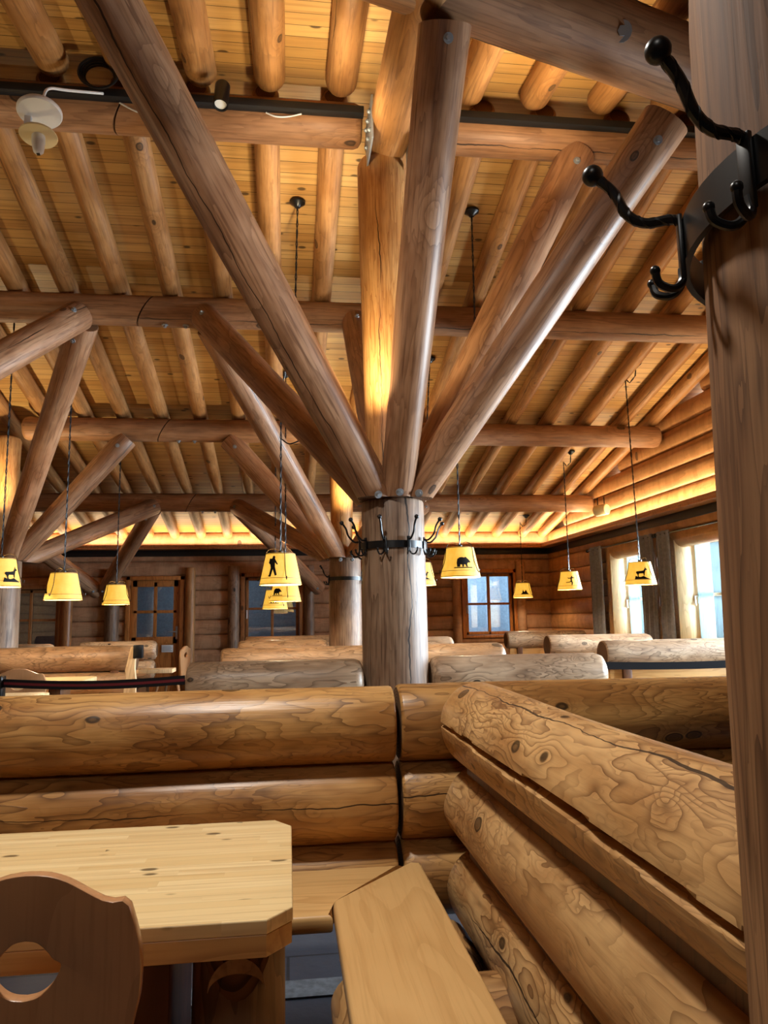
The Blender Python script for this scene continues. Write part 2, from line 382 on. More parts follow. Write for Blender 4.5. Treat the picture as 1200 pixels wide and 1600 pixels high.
def box(bm, lo, hi, bevel=0.0, mat=0):
    v = [bm.verts.new((x, y, z)) for x in (lo[0], hi[0]) for y in (lo[1], hi[1]) for z in (lo[2], hi[2])]
    fs = [bm.faces.new([v[i] for i in q]) for q in ((0, 1, 3, 2), (4, 6, 7, 5), (0, 4, 5, 1), (2, 3, 7, 6), (0, 2, 6, 4), (1, 5, 7, 3))]
    for f in fs: f.material_index = mat
    if bevel:
        es = list({e for f in fs for e in f.edges})
        bmesh.ops.bevel(bm, geom=es, offset=bevel, segments=2, affect='EDGES', profile=0.5)
    return bm
def make_box(name, lo, hi, mat, parent=None, bevel=0.004):
    return finish(name, box(bmesh.new(), lo, hi, bevel), mat, parent, 30)
def prism(bm, poly, z0, z1, bevel=0.0, axis=2):
    """outline (list of 2D points) extruded between z0 and z1 along axis"""
    def P(a, b, c): return (a, b, c) if axis == 2 else ((a, c, b) if axis == 1 else (c, a, b))
    lo = [bm.verts.new(P(x, y, z0)) for x, y in poly]; hi = [bm.verts.new(P(x, y, z1)) for x, y in poly]
    n = len(poly); fs = [bm.faces.new(lo[::-1]), bm.faces.new(hi)]
    for i in range(n): fs.append(bm.faces.new((lo[i], lo[(i+1) % n], hi[(i+1) % n], hi[i])))
    if bevel:
        es = [e for e in fs[0].edges]+[e for e in fs[1].edges]
        bmesh.ops.bevel(bm, geom=es, offset=bevel, segments=3, affect='EDGES', profile=0.5)
    return bm
def tube(bm, pts, r, seg=8, caps=True, closed=False, radii=None):
    pts = [Vector(p) for p in pts]; n = len(pts); rings = []; prev = None
    for i, p in enumerate(pts):
        if closed: d = (pts[(i+1) % n]-pts[i-1]).normalized()
        else: d = (pts[min(i+1, n-1)]-pts[max(i-1, 0)]).normalized()
        if prev is None:
            up = Vector((0, 0, 1)) if abs(d.z) < 0.9 else Vector((1, 0, 0)); x = up.cross(d).normalized()
        else:
            x = prev-d*prev.dot(d)
            x = x.normalized() if x.length > 1e-6 else Vector((1, 0, 0))
        prev = x; y = d.cross(x); rr = radii[i] if radii else r
        rings.append([bm.verts.new(p+(x*math.cos(2*PI*k/seg)+y*math.sin(2*PI*k/seg))*rr) for k in range(seg)])
    m = n if closed else n-1
    for i in range(m):
        a, b = rings[i], rings[(i+1) % n]
        for k in range(seg): bm.faces.new((a[k], a[(k+1) % seg], b[(k+1) % seg], b[k]))
    if caps and not closed: bm.faces.new(rings[0][::-1]); bm.faces.new(rings[-1])
    return bm
def lathe(bm, prof, seg=24, center=(0, 0, 0), caps=False, mat=0):
    c = Vector(center); rings = []
    for r, z in prof:
        rings.append([bm.verts.new(c+Vector((math.cos(2*PI*k/seg)*r, math.sin(2*PI*k/seg)*r, z))) for k in range(seg)])
    for i in range(len(rings)-1):
        for k in range(seg):
            f = bm.faces.new((rings[i][k], rings[i][(k+1) % seg], rings[i+1][(k+1) % seg], rings[i+1][k])); f.material_index = mat
    if caps: bm.faces.new(rings[0][::-1]); bm.faces.new(rings[-1])
    return bm
def ball(bm, c, r, seg=12):
    bmesh.ops.create_uvsphere(bm, u_segments=seg, v_segments=seg//2+2, radius=r, matrix=Matrix.Translation(Vector(c)))
    return bm
def smooth_pts(pts, n=6):
    P = [Vector(p) for p in pts]; out = []
    for i in range(len(P)-1):
        a = P[max(i-1, 0)]; b = P[i]; c = P[i+1]; d = P[min(i+2, len(P)-1)]
        for k in range(n):
            t = k/n
            out.append(0.5*((2*b)+(c-a)*t+(2*a-5*b+4*c-d)*t*t+(3*b-a-3*c+d)*t**3))
    out.append(P[-1]); return out
ORD = 'first second third fourth fifth sixth seventh eighth ninth tenth eleventh twelfth thirteenth fourteenth fifteenth sixteenth'.split()

# ------------------------------------------------------------------ room shell
KF, KN, YR = 0.22, 0.15, 4.5                     # far slope, near slope, ridge
def raf_far(y): return 5.53-KF*y                 # underside of the rafters on the far slope
ZR = raf_far(YR)
def raf_near(y): return ZR-0.02-KN*(YR-y)
RAF = 0.09
XL, XR, YB, YN = -7.0, 4.75, 13.3, -3.2

bm = bmesh.new(); box(bm, (XL-0.4, YN-0.4, -0.2), (XR+0.5, 16.4, 0.0)); struct(finish('floor', bm, 'floor', None, None))
make = bmesh.new(); box(make, (-7, 2.68, 0.0), (3, 2.80, 0.006)); struct(finish('trim_1', make, 'strip', None, None))
def roof_slab(name, y0, z0, y1, z1, th=0.12):
    b = bmesh.new()
    prism(b, [(y0, z0), (y1, z1), (y1, z1+th), (y0, z0+th)], XL-0.3, XR+0.45, axis=0)
    return struct(finish(name, b, 'ceil', None, None))
roof_slab('ceiling', YR, ZR+0.155, 13.9, raf_far(13.9)+0.155)
roof_slab('ceiling_2', YN-0.3, raf_near(YN-0.3)+0.155, YR, raf_near(YR)+0.155)

def course_profile(depth, z0, z1, bulge, n=6):
    """half-round log face: list of (d, z), d measured into the room"""
    out = []
    for i in range(n+1):
        a = PI*(i/n)-PI/2
        out.append((bulge*(math.cos(a)**0.8 if math.cos(a) > 1e-6 else 0), (z0+z1)/2+(z1-z0)/2*math.sin(a)))
    return out
def intervals(a, b, holes):
    segs = [(a, b)]
    for h0, h1 in holes:
        nxt = []
        for s0, s1 in segs:
            if h1 <= s0 or h0 >= s1: nxt.append((s0, s1)); continue
            if h0 > s0: nxt.append((s0, h0))
            if h1 < s1: nxt.append((h1, s1))
        segs = nxt
    return segs
def log_wall(name, axis, plane, sign, a, b, z0, z1, h, th, bulge, openings, mat, limit=None):
    """stacked half-round logs; axis 'x' runs along X at Y=plane, 'y' along Y at X=plane; sign points into the room"""
    bm = bmesh.new(); zs = [z0]
    cuts_ = sorted({z for o in openings for z in o[2:4]})
    z = z0; edges = []
    while z < z1-1e-6:
        e = min(z+h, z1)
        inner = [c for c in cuts_ if z+1e-4 < c < e-1e-4]
        last = z
        for c in inner+[e]: edges.append((z, e, last, c)); last = c
        z = e
    for c0, c1, s0, s1 in edges:
        holes = [(o[0], o[1]) for o in openings if o[2] < s1-1e-4 and o[3] > s0+1e-4]
        A, B = a, b
        if limit: A, B = limit(s1, A, B)
        if B-A < 0.05: continue
        prof = [p for p in course_profile(0, c0, c1, bulge, 10) if s0-1e-6 <= p[1] <= s1+1e-6]
        def at(zz):
            q = 2*(zz-(c0+c1)/2)/(c1-c0); return bulge*max(0.0, 1-q*q)**0.4
        if not prof or abs(prof[0][1]-s0) > 1e-5: prof = [(at(s0), s0)]+prof
        if abs(prof[-1][1]-s1) > 1e-5: prof = prof+[(at(s1), s1)]
        for i0, i1 in intervals(A, B, holes):
            poly = prof+[(-th, s1), (-th, s0)]
            ends = []
            for u in (i0, i1):
                ends.append([bm.verts.new((u, plane+sign*d, zz) if axis == 'x' else (plane+sign*d, u, zz)) for d, zz in poly])
            n = len(poly); bm.faces.new(ends[0]); bm.faces.new(ends[1][::-1])
            for k in range(n): bm.faces.new((ends[0][k], ends[0][(k+1) % n], ends[1][(k+1) % n], ends[1][k]))
    return struct(finish(name, bm, mat, None, 40))
# back wall with its door and windows
DOOR = (-2.72, -1.76, 0.0, 2.0)
BW = [(-0.74, 0.19, 0.88, 1.97), (-4.72, -3.80, 0.78, 1.80), (3.14, 4.02, 0.90, 2.0)]
log_wall('wall_back', 'x', YB, -1, XL, XR, 0.0, 3.1, 0.25, 0.22, 0.05, [DOOR]+BW, 'wall')
# end wall with the daylight windows
RW = [(y0, y1, 0.86, 2.12) for y0, y1 in WIN_Y]
def gable(z, A, B):
    if z < 2.45: return A, B
    return max(A, YR-(raf_near(YR)+0.2-z)/KN), min(B, (5.53+0.2-z)/KF)
log_wall('wall_right', 'y', XR, -1, YN, YB, 0.0, 4.8, 0.25, 0.27, 0.05, RW, 'wall_side', gable)
log_wall('wall_left', 'y', XL, 1, YN, YB, 0.0, 4.8, 0.25, 0.3, 0.05, [], 'wall_side', gable)
log_wall('wall_front', 'x', YN, 1, XL, XR, 0.0, 3.6, 0.25, 0.3, 0.05, [], 'wall')
# cove ledges: dark board below, pale lip above
def cove(name, lo, hi, mat, bev=0.006): return struct(make_box(name, lo, hi, mat, None, bev))
cove('trim_2', (XL, YB-0.08, 2.335), (XR, YB, 2.44), 'track'); cove('trim_3', (XL, YB-0.26, 2.44), (XR, YB, 2.475), 'trimwood')
cove('trim_4', (XL, YB-0.26, 2.475), (XR, YB-0.235, 2.515), 'trimwood')
cove('trim_5', (XR-0.07, YN, 2.335), (XR, YB, 2.44), 'track'); cove('trim_6', (XR-0.24, YN, 2.44), (XR, YB-0.2, 2.475), 'trimwood')
cove('trim_7', (XR-0.24, YN, 2.475), (XR-0.215, YB-0.2, 2.515), 'trimwood')
# side room behind the glazing
bm = bmesh.new(); box(bm, (XL, 16.0, 0), (XR+0.3, 16.2, 3.2)); box(bm, (XL-0.2, 13.6, 0), (XL, 16.2, 3.2)); box(bm, (XR+0.3, 13.6, 0), (XR+0.5, 16.2, 3.2)); box(bm, (XL, 13.55, 3.0), (XR+0.3, 16.2, 3.1))
box(bm, (2.45, 13.6, 0), (2.6, 16.0, 3.0))
struct(finish('wall_corridor', bm, 'corridor', None, None))
# snowy ground outside
bm = bmesh.new(); box(bm, (XR+0.5, -10, -0.6), (60, 60, -0.4)); o = struct(finish('ground_outside', bm, 'snow', None, None))

# windows and the door -------------------------------------------------
def window_x(name, x0, x1, z0, z1, y, mat='trimwood', fw=0.055, d=0.06):
    b = bmesh.new()
    box(b, (x0, y-d, z0), (x0+fw, y, z1), 0.006); box(b, (x1-fw, y-d, z0), (x1, y, z1), 0.006)
    box(b, (x0, y-d, z1-fw), (x1, y, z1), 0.006); box(b, (x0, y-d, z0), (x1, y, z0+fw), 0.006)
    xm, zm = (x0+x1)/2, z0+(z1-z0)*0.5
    box(b, (xm-0.024, y-d, z0), (xm+0.024, y, z1), 0.005); box(b, (x0, y-d*0.8, zm-0.02), (x1, y, zm+0.02), 0.005)
    o = struct(finish(name, b, mat, None, 30))
    g = bmesh.new(); box(g, (x0+fw, y-d*0.45, z0+fw), (x1-fw, y-d*0.35, z1-fw)); finish('glass_pane', g, 'glass', o, None)
    h = bmesh.new(); box(h, (x0+0.015, y-d-0.02, zm-0.16), (x0+0.04, y-d, zm-0.02), 0.004); tube(h, [(x0+0.027, y-d-0.02, zm-0.06), (x0+0.027, y-d-0.05, zm-0.06), (x0+0.027, y-d-0.05, zm-0.17)], 0.009)
    finish('window_handle', h, 'white', o)
    return o
for i, (x0, x1, z0, z1) in enumerate(BW):
    o = window_x('window_%d' % (i+1), x0+0.005, x1-0.005, z0+0.005, z1-0.005, YB+0.06, 'trimwood' if i < 2 else 'doorwood')
    b = bmesh.new(); box(b, (x0-0.02, YB-0.075, z0-0.05), (x1+0.02, YB+0.05, z0), 0.008); finish('window_sill', b, 'trimwood', o)
    b = bmesh.new()
    for q in ((x0-0.07, x0, z0-0.05, z1+0.07), (x1, x1+0.07, z0-0.05, z1+0.07)): box(b, (q[0], YB-0.075, q[2]), (q[1], YB+0.06, q[3]), 0.006)
    box(b, (x0-0.07, YB-0.075, z1), (x1+0.07, YB+0.06, z1+0.07), 0.006); finish('window_frame', b, 'trimwood' if i < 2 else 'doorwood', o)
def door():
    x0, x1, z0, z1 = DOOR; y = YB+0.02
    b = bmesh.new(); st = 0.11; zp = 0.98
    box(b, (x0+0.07, y-0.05, 0.01), (x0+0.07+st, y, z1-0.07), 0.005); box(b, (x1-0.07-st, y-0.05, 0.01), (x1-0.07, y, z1-0.07), 0.005)
    box(b, (x0+0.1, y-0.05, z1-0.07-st), (x1-0.1, y, z1-0.07), 0.005); box(b, (x0+0.1, y-0.05, zp-0.12), (x1-0.1, y, zp), 0.005)
    box(b, (x0+0.1, y-0.035, 0.02), (x1-0.1, y-0.01, zp-0.1), 0.0)
    xm = (x0+x1)/2; zm = (zp+z1-0.18)/2
    box(b, (xm-0.028, y-0.05, zp-0.02), (xm+0.028, y, z1-0.1), 0.004); box(b, (x0+0.12, y-0.05, zm-0.025), (x1-0.12, y, zm+0.025), 0.004)
    o = struct(finish('door_1', b, 'doorwood', None, 30))
    g = bmesh.new(); box(g, (x0+0.15, y-0.03, zp-0.02), (x1-0.15, y-0.024, z1-0.15)); finish('glass_pane', g, 'glass', o, None)
    b = bmesh.new(); box(b, (x0, y-0.1, 0), (x0+0.068, y+0.02, z1), 0.006); box(b, (x1-0.068, y-0.1, 0), (x1, y+0.02, z1), 0.006); box(b, (x0, y-0.1, z1-0.068), (x1, y+0.02, z1), 0.006)
    finish('door_frame', b, 'doorwood', o)
    h = bmesh.new(); box(h, (x1-0.135, y-0.062, 0.93), (x1-0.10, y-0.05, 1.15), 0.004); tube(h, [(x1-0.118, y-0.05, 1.06), (x1-0.118, y-0.10, 1.06), (x1-0.24, y-0.10, 1.06)], 0.010)
    finish('door_handle', h, 'steel', o)
    s = bmesh.new(); box(s, (x1-0.36, y-0.056, 0.72), (x1-0.17, y-0.05, 0.84), 0.002); sg = finish('door_notice', s, 'white', o)
    l = bmesh.new()
    for k in range(4): box(l, (x1-0.345, y-0.0575, 0.74+k*0.022), (x1-0.185-0.02*(k % 2), y-0.056, 0.748+k*0.022))
    finish('notice_lines', l, 'steel', sg, None)
door()
# log posts standing on the back wall beside the openings
def half_post(x, r, z1, mat='col', lab=''):
    o = make_log('wall_post', (x, YB-0.056, 0.0), (x, YB-0.056, z1), r*1.05, r, mat, 'end', None, seed=int(x*100), step=0.25, cuts=[((x, YB-0.056, 0), (0, 1, 0))])
    tag(o, lab, 'post')
half_post(-2.94, 0.115, 2.12, 'col', 'pale half-log post between the glazed door and the dark wall logs, hinge side')
half_post(-1.66, 0.085, 2.14, 'rafter', 'slim honey-coloured log post on the handle side of the glazed door')
half_post(-0.93, 0.095, 2.16, 'col', 'pale log post on the door side of the square back wall window')
half_post(0.36, 0.085, 2.16, 'col', 'slim log post between the square back wall window and the far tree column')
half_post(-3.66, 0.085, 1.9, 'trimwood', 'brown log post beside the dark reflecting window behind the left group of benches')
half_post(2.98, 0.075, 2.1, 'wall', 'dark brown log post on the handle side of the bluish back wall window')
half_post(4.16, 0.085, 2.2, 'wall', 'brown post between the bluish back wall window and the room corner')

# daylight windows of the end wall
def window_y(i, y0, y1, z0, z1):
    xo = XR+0.215; fw = 0.06
    b = bmesh.new()
    for q in ((y0, y0+fw, z0, z1), (y1-fw, y1, z0, z1), (y0, y1, z0, z0+fw), (y0, y1, z1-fw, z1)): box(b, (xo, q[0], q[2]), (xo+0.06, q[1], q[3]), 0.006)
    zm = z0+(z1-z0)*0.46; ym = (y0+y1)/2
    box(b, (xo+0.005, y0, zm-0.018), (xo+0.055, y1, zm+0.018), 0.004); box(b, (xo, ym-0.05, z0), (xo+0.06, ym+0.05, z1), 0.005)
    o = struct(finish('window_%d' % (i+4), b, 'reveal', None, 30))
    g = bmesh.new(); box(g, (xo+0.03, y0+fw, z0+fw), (xo+0.036, y1-fw, z1-fw)); finish('glass_pane', g, 'glass', o, None)
    b = bmesh.new()     # deep wooden lining of the opening
    box(b, (XR-0.05, y0, z0), (xo, y0+0.02, z1), 0.004); box(b, (XR-0.05, y1-0.02, z0), (xo, y1, z1), 0.004); box(b, (XR-0.02, y0, z1-0.02), (xo, y1, z1), 0.004)
    box(b, (XR-0.09, y0-0.02, z0-0.05), (xo, y1+0.02, z0+0.02), 0.008)
    finish('window_lining', b, 'reveal', o)
    b = log_bm(y1-y0+0.1, 0.12, 0.12, seed=i+5, seg=20); finish('window_lintel', b, ['wall_side', 'end'], o, 40, frame_to((XR+0.07, y0-0.05, z1+0.03), (XR+0.07, y1+0.05, z1+0.03)))
    for yy in (y0-0.07, y1+0.07):
        bb = log_bm(z1-z0+0.15, 0.09, 0.09, seed=i+9, seg=18); finish('window_post', bb, ['wall_side', 'end'], o, 40, frame_to((XR+0.02, yy, z0-0.05), (XR+0.02, yy, z1+0.1)))
    h = bmesh.new(); yh = y1-0.03; box(h, (xo-0.012, yh-0.015, zm-0.10), (xo, yh+0.015, zm+0.02), 0.003); tube(h, [(xo-0.01, yh, zm-0.01), (xo-0.05, yh, zm-0.01), (xo-0.05, yh-0.01, zm-0.12)], 0.010)
    finish('window_handle', h, 'white', o)
    return o
for i, (y0, y1, z0, z1) in enumerate(RW): window_y(i, y0, y1, z0, z1)
def wavy_cloth(name, p0, p1, z0, z1, waves, amp, mat, parent=None, th=0.006, gather=0.0):
    """hanging cloth between two plan points with vertical folds"""
    b = bmesh.new(); p0 = Vector(p0); p1 = Vector(p1); d = (p1-p0); nrm = Vector((-d.y, d.x)).normalized(); n = waves*10; rows = []
    for side in (0, 1):
        for zi in range(5):
            z = z0+(z1-z0)*zi/4; row = []
            for k in range(n+1):
                t = k/n; q = p0+d*(0.5+(t-0.5)*(1-gather*(zi/4)))
                off = amp*math.sin(t*waves*2*PI)*(0.75+0.25*math.sin(zi*1.7))+(th if side else 0)
                q = q+nrm*off; row.append(b.verts.new((q.x, q.y, z)))
            rows.append(row)
    for s in (0, 5):
        for zi in range(4):
            for k in range(n): b.faces.new((rows[s+zi][k], rows[s+zi][k+1], rows[s+zi+1][k+1], rows[s+zi+1][k]))
    for k in range(n):
        b.faces.new((rows[0][k], rows[0][k+1], rows[5][k+1], rows[5][k])); b.faces.new((rows[4][k], rows[4][k+1], rows[9][k+1], rows[9][k]))
    for zi in range(4):
        for k in (0, n): b.faces.new((rows[zi][k], rows[zi+1][k], rows[5+zi+1][k], rows[5+zi][k]))
    return finish(name, b, mat, parent, 60)
def curtain(y0, y1, lab):
    o = wavy_cloth('window_curtain', (XR-0.16, y0), (XR-0.16, y1), 0.55, 2.235, 3, 0.035, 'cloth'); tag(o, lab, 'curtain', 'grey window curtains')
curtain(10.62, 11.06, 'grey curtain at the corner side of the window farthest along the log end wall')
curtain(9.02, 9.40, 'grey curtain at the post side of the farthest end wall window, behind the chamois lamp')
curtain(8.60, 8.92, 'grey curtain on the corner side of the nearer end wall window')
curtain(6.95, 7.35, 'grey curtain on the near side of the nearer end wall window, behind the hook post')
for (a, b_), lab in zip(((8.95, 11.15), (6.9, 9.0)), ('black iron curtain rod over the farthest end wall window', 'black iron curtain rod over the nearer end wall window')):
    r_ = empty('curtain_rod', (XR-0.16, (a+b_)/2, 2.215), lab, 'curtain rod')
    b = bmesh.new(); tube(b, [(XR-0.16, a, 2.2), (XR-0.16, b_, 2.2)], 0.011); finish('rod', b, 'iron', r_)
    for yy in (a, b_):
        b = bmesh.new(); ball(b, (XR-0.16, yy, 2.2), 0.028); finish('finial', b, 'iron', r_)
        b = bmesh.new(); yb = yy+(0.12 if yy == a else -0.12); tube(b, [(XR-0.16, yb, 2.2), (XR-0.02, yb, 2.2)], 0.008); finish('bracket', b, 'iron', r_)
for (y0, y1), lab in zip(WIN_Y[:2], ('sheer pale teal curtain inside the farthest end wall window', 'sheer pale teal curtain inside the nearer end wall window')):
    o = wavy_cloth('sheer_curtain', (XR+0.19, y1-0.40), (XR+0.19, y1-0.07), 0.92, 2.06, 6, 0.012, 'sheer'); tag(o, lab, 'curtain', 'sheer curtains')

# ------------------------------------------------------------------ roof timbers
PR = 0.135
def pz(y): return 5.26-KF*y+PR                  # purlin centre heights on the far slope
def purlin(y, x0, x1, lab, cut0=None, cut1=None, seed=0, r=PR, cham=(0.02, 0.02)):
    cuts = []
    if cut0 is not None: cuts.append(((x0+0.17+cut0, y, pz(y)), (-0.86, 0, 0.5)))
    if cut1 is not None: cuts.append(((x1-0.17+cut1, y, pz(y)), (0.86, 0, -0.5)))
    o = make_log('roof_purlin', (x0, y, pz(y)), (x1, y, pz(y)), r, r, 'purlin', 'end', None, seed, cuts, step=0.25, wob=0.022, chamfer=cham)
    tag(o, lab, 'roof beam', 'round log purlins'); return o
def joint_bolts(o, x, y):
    for k in (0.16, 0.34):
        b = bmesh.new(); p = Vector((x+k, y-0.03, pz(y)-PR-0.001))
        lathe(b, [(0.0, -0.002), (0.028, -0.002), (0.028, 0.004)], 14, p); lathe(b, [(0.0, -0.022), (0.014, -0.022), (0.014, 0.0)], 6, p)
        finish('bolt', b, 'steel', o)
PY = [4.5, 6.56, 8.85, 11.14]
xs = (-1.0, -1.24, -1.43, -1.4)
names = ('ridge log', 'second cross log counted from the ridge', 'third cross log counted from the ridge', 'cross log nearest the back wall')
ends = ((0.47, 0.80), (None, None), (0.50, 0.82), (None, None))
lefts = (XL, XL, -3.0, XL)
for i, y in enumerate(PY):
    xr = (4.72, 4.72, 4.67, 4.70)[i]
    purlin(y, lefts[i], xs[i]+0.17, 'brown '+names[i]+' on the door side of its slanted joint', None, -0.006, seed=i*3+1, cham=(0.05, 0.02))
    if ends[i][0] is None:
        o = purlin(y, xs[i]-0.17, xr, 'brown '+names[i]+' from its joint to the end wall', 0.006, None, seed=i*3+2, cham=(0.02, 0.05))
    else:
        o = purlin(y, xs[i]-0.17, ends[i][0], 'brown '+names[i]+', short piece from slanted joint to king post', 0.006, None, seed=i*3+2, cham=(0.02, 0.05))
        purlin(y, ends[i][1], xr, 'brown '+names[i]+', piece from king post to the end wall', None, None, seed=i*3+3, cham=(0.05, 0.05))
    joint_bolts(o, xs[i], y)
# rafters
FX = [-6.4, -5.95, -5.5, -5.05, -4.6, -4.15, -3.7, -3.25, -2.8, -2.36, -1.93, -1.49, -1.04, -0.59, -0.15, 0.30, 0.80, 1.30, 1.73, 2.26, 2.76, 3.24, 3.73, 4.22, 4.60]
for i, x in enumerate(FX):
    n = len(FX)-1-i
    lab = ('slim rafter log on the far roof slope, lying against the end wall' if n == 0 else 'slim rafter log on the far roof slope, %s from the end wall' % (ORD[n] if n < 16 else 'about %dth' % (n+1)))
    o = make_log('roof_rafter', (x, YR+0.02, raf_far(YR+0.02)+RAF), (x, YB-0.06, raf_far(YB-0.06)+RAF), 0.09, 0.082, 'rafter', 'end', None, 100+i, step=0.3, wob=0.03, seg=20, chamfer=(0.03, 0.03))
    tag(o, lab, 'rafter', 'rafters of the far slope')
NX = [-5.2, -4.6, -4.0, -3.4, -2.8, -2.33, -1.88, -1.42, -1.0, -0.54, -0.12, 0.33, 1.16, 1.60, 2.06, 2.5, 2.95, 3.4, 3.85, 4.3]
for i, x in enumerate(NX):
    n = len(NX)-1-i
    o = make_log('roof_rafter', (x, YN+0.1, raf_near(YN+0.1)+RAF+0.02), (x, YR-0.12, raf_near(YR-0.12)+RAF+0.02), 0.092, 0.098, 'rafter', 'end', None, 200+i, step=0.3, wob=0.03, seg=20, chamfer=(0.03, 0.03))
    tag(o, 'rafter log of the near roof slope butting the ridge, '+(ORD[n] if n < 16 else 'about %dth' % (n+1))+' from the end wall', 'rafter', 'rafters of the near slope')
# lower rafter log that meets the ridge over the near column, with its steel plates
o = make_log('roof_beam', (0.64, 1.6, 3.96), (0.63, 4.54, 4.29), 0.135, 0.14, 'rafter', 'end', None, 41, step=0.25, chamfer=(0.02, 0.02))
tag(o, 'thick round beam coming down to the king post of the near column', 'roof beam')
for sx in (-1, 1):
    b = bmesh.new(); box(b, (0.63+sx*0.125, 4.12, 4.08), (0.63+sx*0.137, 4.46, 4.36), 0.002)
    pl = finish('steel_plate', b, 'steel', o)
    for k in range(6):
        b = bmesh.new(); p = (0.63+sx*0.145, 4.17+0.09*(k % 3), 4.16+0.12*(k//3)); ball(b, p, 0.014, 8); finish('bolt', b, 'steel', pl)
# black lighting track on the ridge log
b = bmesh.new(); box(b, (XL, 4.31, 4.37), (0.47, 4.37, 4.42), 0.003); box(b, (0.79, 4.31, 4.39), (4.7, 4.37, 4.44), 0.003)
tag(finish('lighting_track', b, 'track', None, 30), 'long black lighting track running along the near face of the ridge log', 'lighting track')
def track_spot(p, d, lab, mat='iron', r=0.045, L=0.17):
    o = empty('track_spotlight', p, lab, 'spotlight')
    p = Vector(p); d = Vector(d).normalized(); m = frame_to(p, p+d)
    b = bmesh.new(); lathe(b, [(0.0, 0.0), (r*0.9, 0.0), (r, 0.01), (r, L), (r*0.86, L), (r*0.86, L-0.02), (0, L-0.02)], 20); finish('lamp_barrel', b, mat, o, 40, m)
    b = bmesh.new(); lathe(b, [(0, L-0.012), (r*0.8, L-0.012), (r*0.8, L-0.018)], 20); finish('lens', b, 'white', o, 40, m)
    b = bmesh.new(); tube(b, [p+d*0.06, p+d*0.03+Vector((0, 0.05, 0.03))], 0.012); finish('bracket', b, mat, o)
track_spot((-0.395, 4.24, 4.44), (-0.05, -0.25, -1), 'black cylinder spotlight on the ridge track beside the big slanting strut')
o = empty('wall_loudspeaker', (4.55, 9.9, 2.85), 'small pale cylinder fixture hung under the last cross log beside the end wall', 'spotlight')
b = bmesh.new(); lathe(b, [(0, 0), (0.075, 0), (0.08, 0.01), (0.08, 0.19), (0.07, 0.2), (0, 0.2)], 20); finish('lamp_barrel', b, 'cream', o, 40, frame_to((4.42, 10.35, 2.71), (4.52, 10.2, 2.72)))
b = bmesh.new(); tube(b, [(4.44, 10.31, 2.72), (4.44, 10.31, 2.9)], 0.008); tube(b, [(4.50, 10.22, 2.72), (4.50, 10.22, 2.9)], 0.008); finish('bracket', b, 'iron', o)
o['label'] = 'small pale cylinder lamp hung under the last cross log beside the end wall'
o.name = 'ceiling_spotlight'

# ------------------------------------------------------------------ tree columns, struts, king posts
def bolt(parent, p, n, r=0.023):
    b = bmesh.new(); lathe(b, [(0.0, 0.006), (r, 0.006), (r, -0.01)], 14); lathe(b, [(0.0, 0.022), (r*0.5, 0.022), (r*0.5, 0.0)], 6)
    finish('bolt', b, 'steel', parent, 40, frame_to(p, Vector(p)+Vector(n)))
def strut(a, b_, lab, r0=0.105, r1=0.125, seed=0, cuts=(), mat='strut', bolts=True, **kw):
    o = make_log('roof_strut', a, b_, r0, r1, mat, 'end', None, seed, cuts, step=0.2, **kw)
    tag(o, lab, 'strut', 'struts of the tree columns')
    if bolts:
        A = Vector(a); B = Vector(b_); d = (B-A).normalized(); L = (B-A).length
        n = Vector((0, -1, -0.2)); n = (n-d*n.dot(d)).normalized()
        bolt(o, A+d*0.16+n*(r0*1.0), n); bolt(o, B-d*0.14+n*(r1*1.0), n)
    return o
CT = 1.93
COLS = {'near': (0.63, 4.5), 'far': (0.66, 8.85), 'side': (-3.15, 8.85)}
dirs = {('mid', -1): (-1.28, 0, 2.37), ('mid', 1): (1.28, 0, 2.37), ('far', -1): (-1.36, 2.05, 1.93), ('far', 1): (1.36, 2.05, 1.93), ('far', 0): (0.0, 1.95, 1.95),
        ('near', -1): (-1.36, -2.2, 2.43), ('near', 1): (1.36, -2.2, 2.43)}
def tree(key, which, seed0):
    cx, cy = COLS[key]
    dz = -KF*(cy-4.5)*0.88
    words = {'near': 'the near column', 'far': 'the far middle column', 'side': 'the edge column by the door'}[key]
    for q, (tx, ty, tz) in which.items():
        kind, sd = q
        h = Vector((tx-cx, ty-cy, 0)).normalized()
        a = (cx+h.x*0.055, cy+h.y*0.055, CT-0.06)
        side = {-1: 'door side', 1: 'window side', 0: 'middle'}[sd]
        lab = 'strut of %s leaning %s, %s' % (words, {'mid': 'along its cross log', 'far': 'to the back wall', 'near': 'to the camera'}[kind], side)
        strut(a, (tx, ty, tz), lab, seed=seed0+hash(q) % 40 if False else seed0+{'mid': 0, 'far': 10, 'near': 20}[kind]+sd+1,
              cuts=[((cx, cy, CT), (0, 0, -1))])
# near column: three struts towards the camera carry the cross beam overhead
tree('near', {('mid', -1): (-0.68, 4.5, 4.31), ('mid', 1): (1.93, 4.5, 4.31), ('far', -1): (-0.74, 6.52, 3.90), ('far', 1): (1.98, 6.52, 3.90), ('far', 0): (0.60, 6.5, 3.88)}, 300)
strut((0.575, 4.44, CT-0.06), (-1.07, 2.83, 4.382), 'massive strut of the near column slanting up across the picture towards the camera, door side', 0.108, 0.140, 331, cuts=[((0, 0, CT), (0, 0, -1))])
strut((0.635, 4.42, CT-0.06), (0.72, 3.03, 4.00), 'upright strut of the near column leaning towards the camera, bolted under the overhead beam', 0.098, 0.125, 332, cuts=[((0, 0, CT), (0, 0, -1)), ((.7, 3.06, 3.93), (0, -.5, .87))])
strut((0.69, 4.44, CT-0.06), (1.95, 3.38, 3.77), 'strut of the near column reaching the overhead beam by the hook post', 0.102, 0.128, 333, cuts=[((0, 0, CT), (0, 0, -1))])
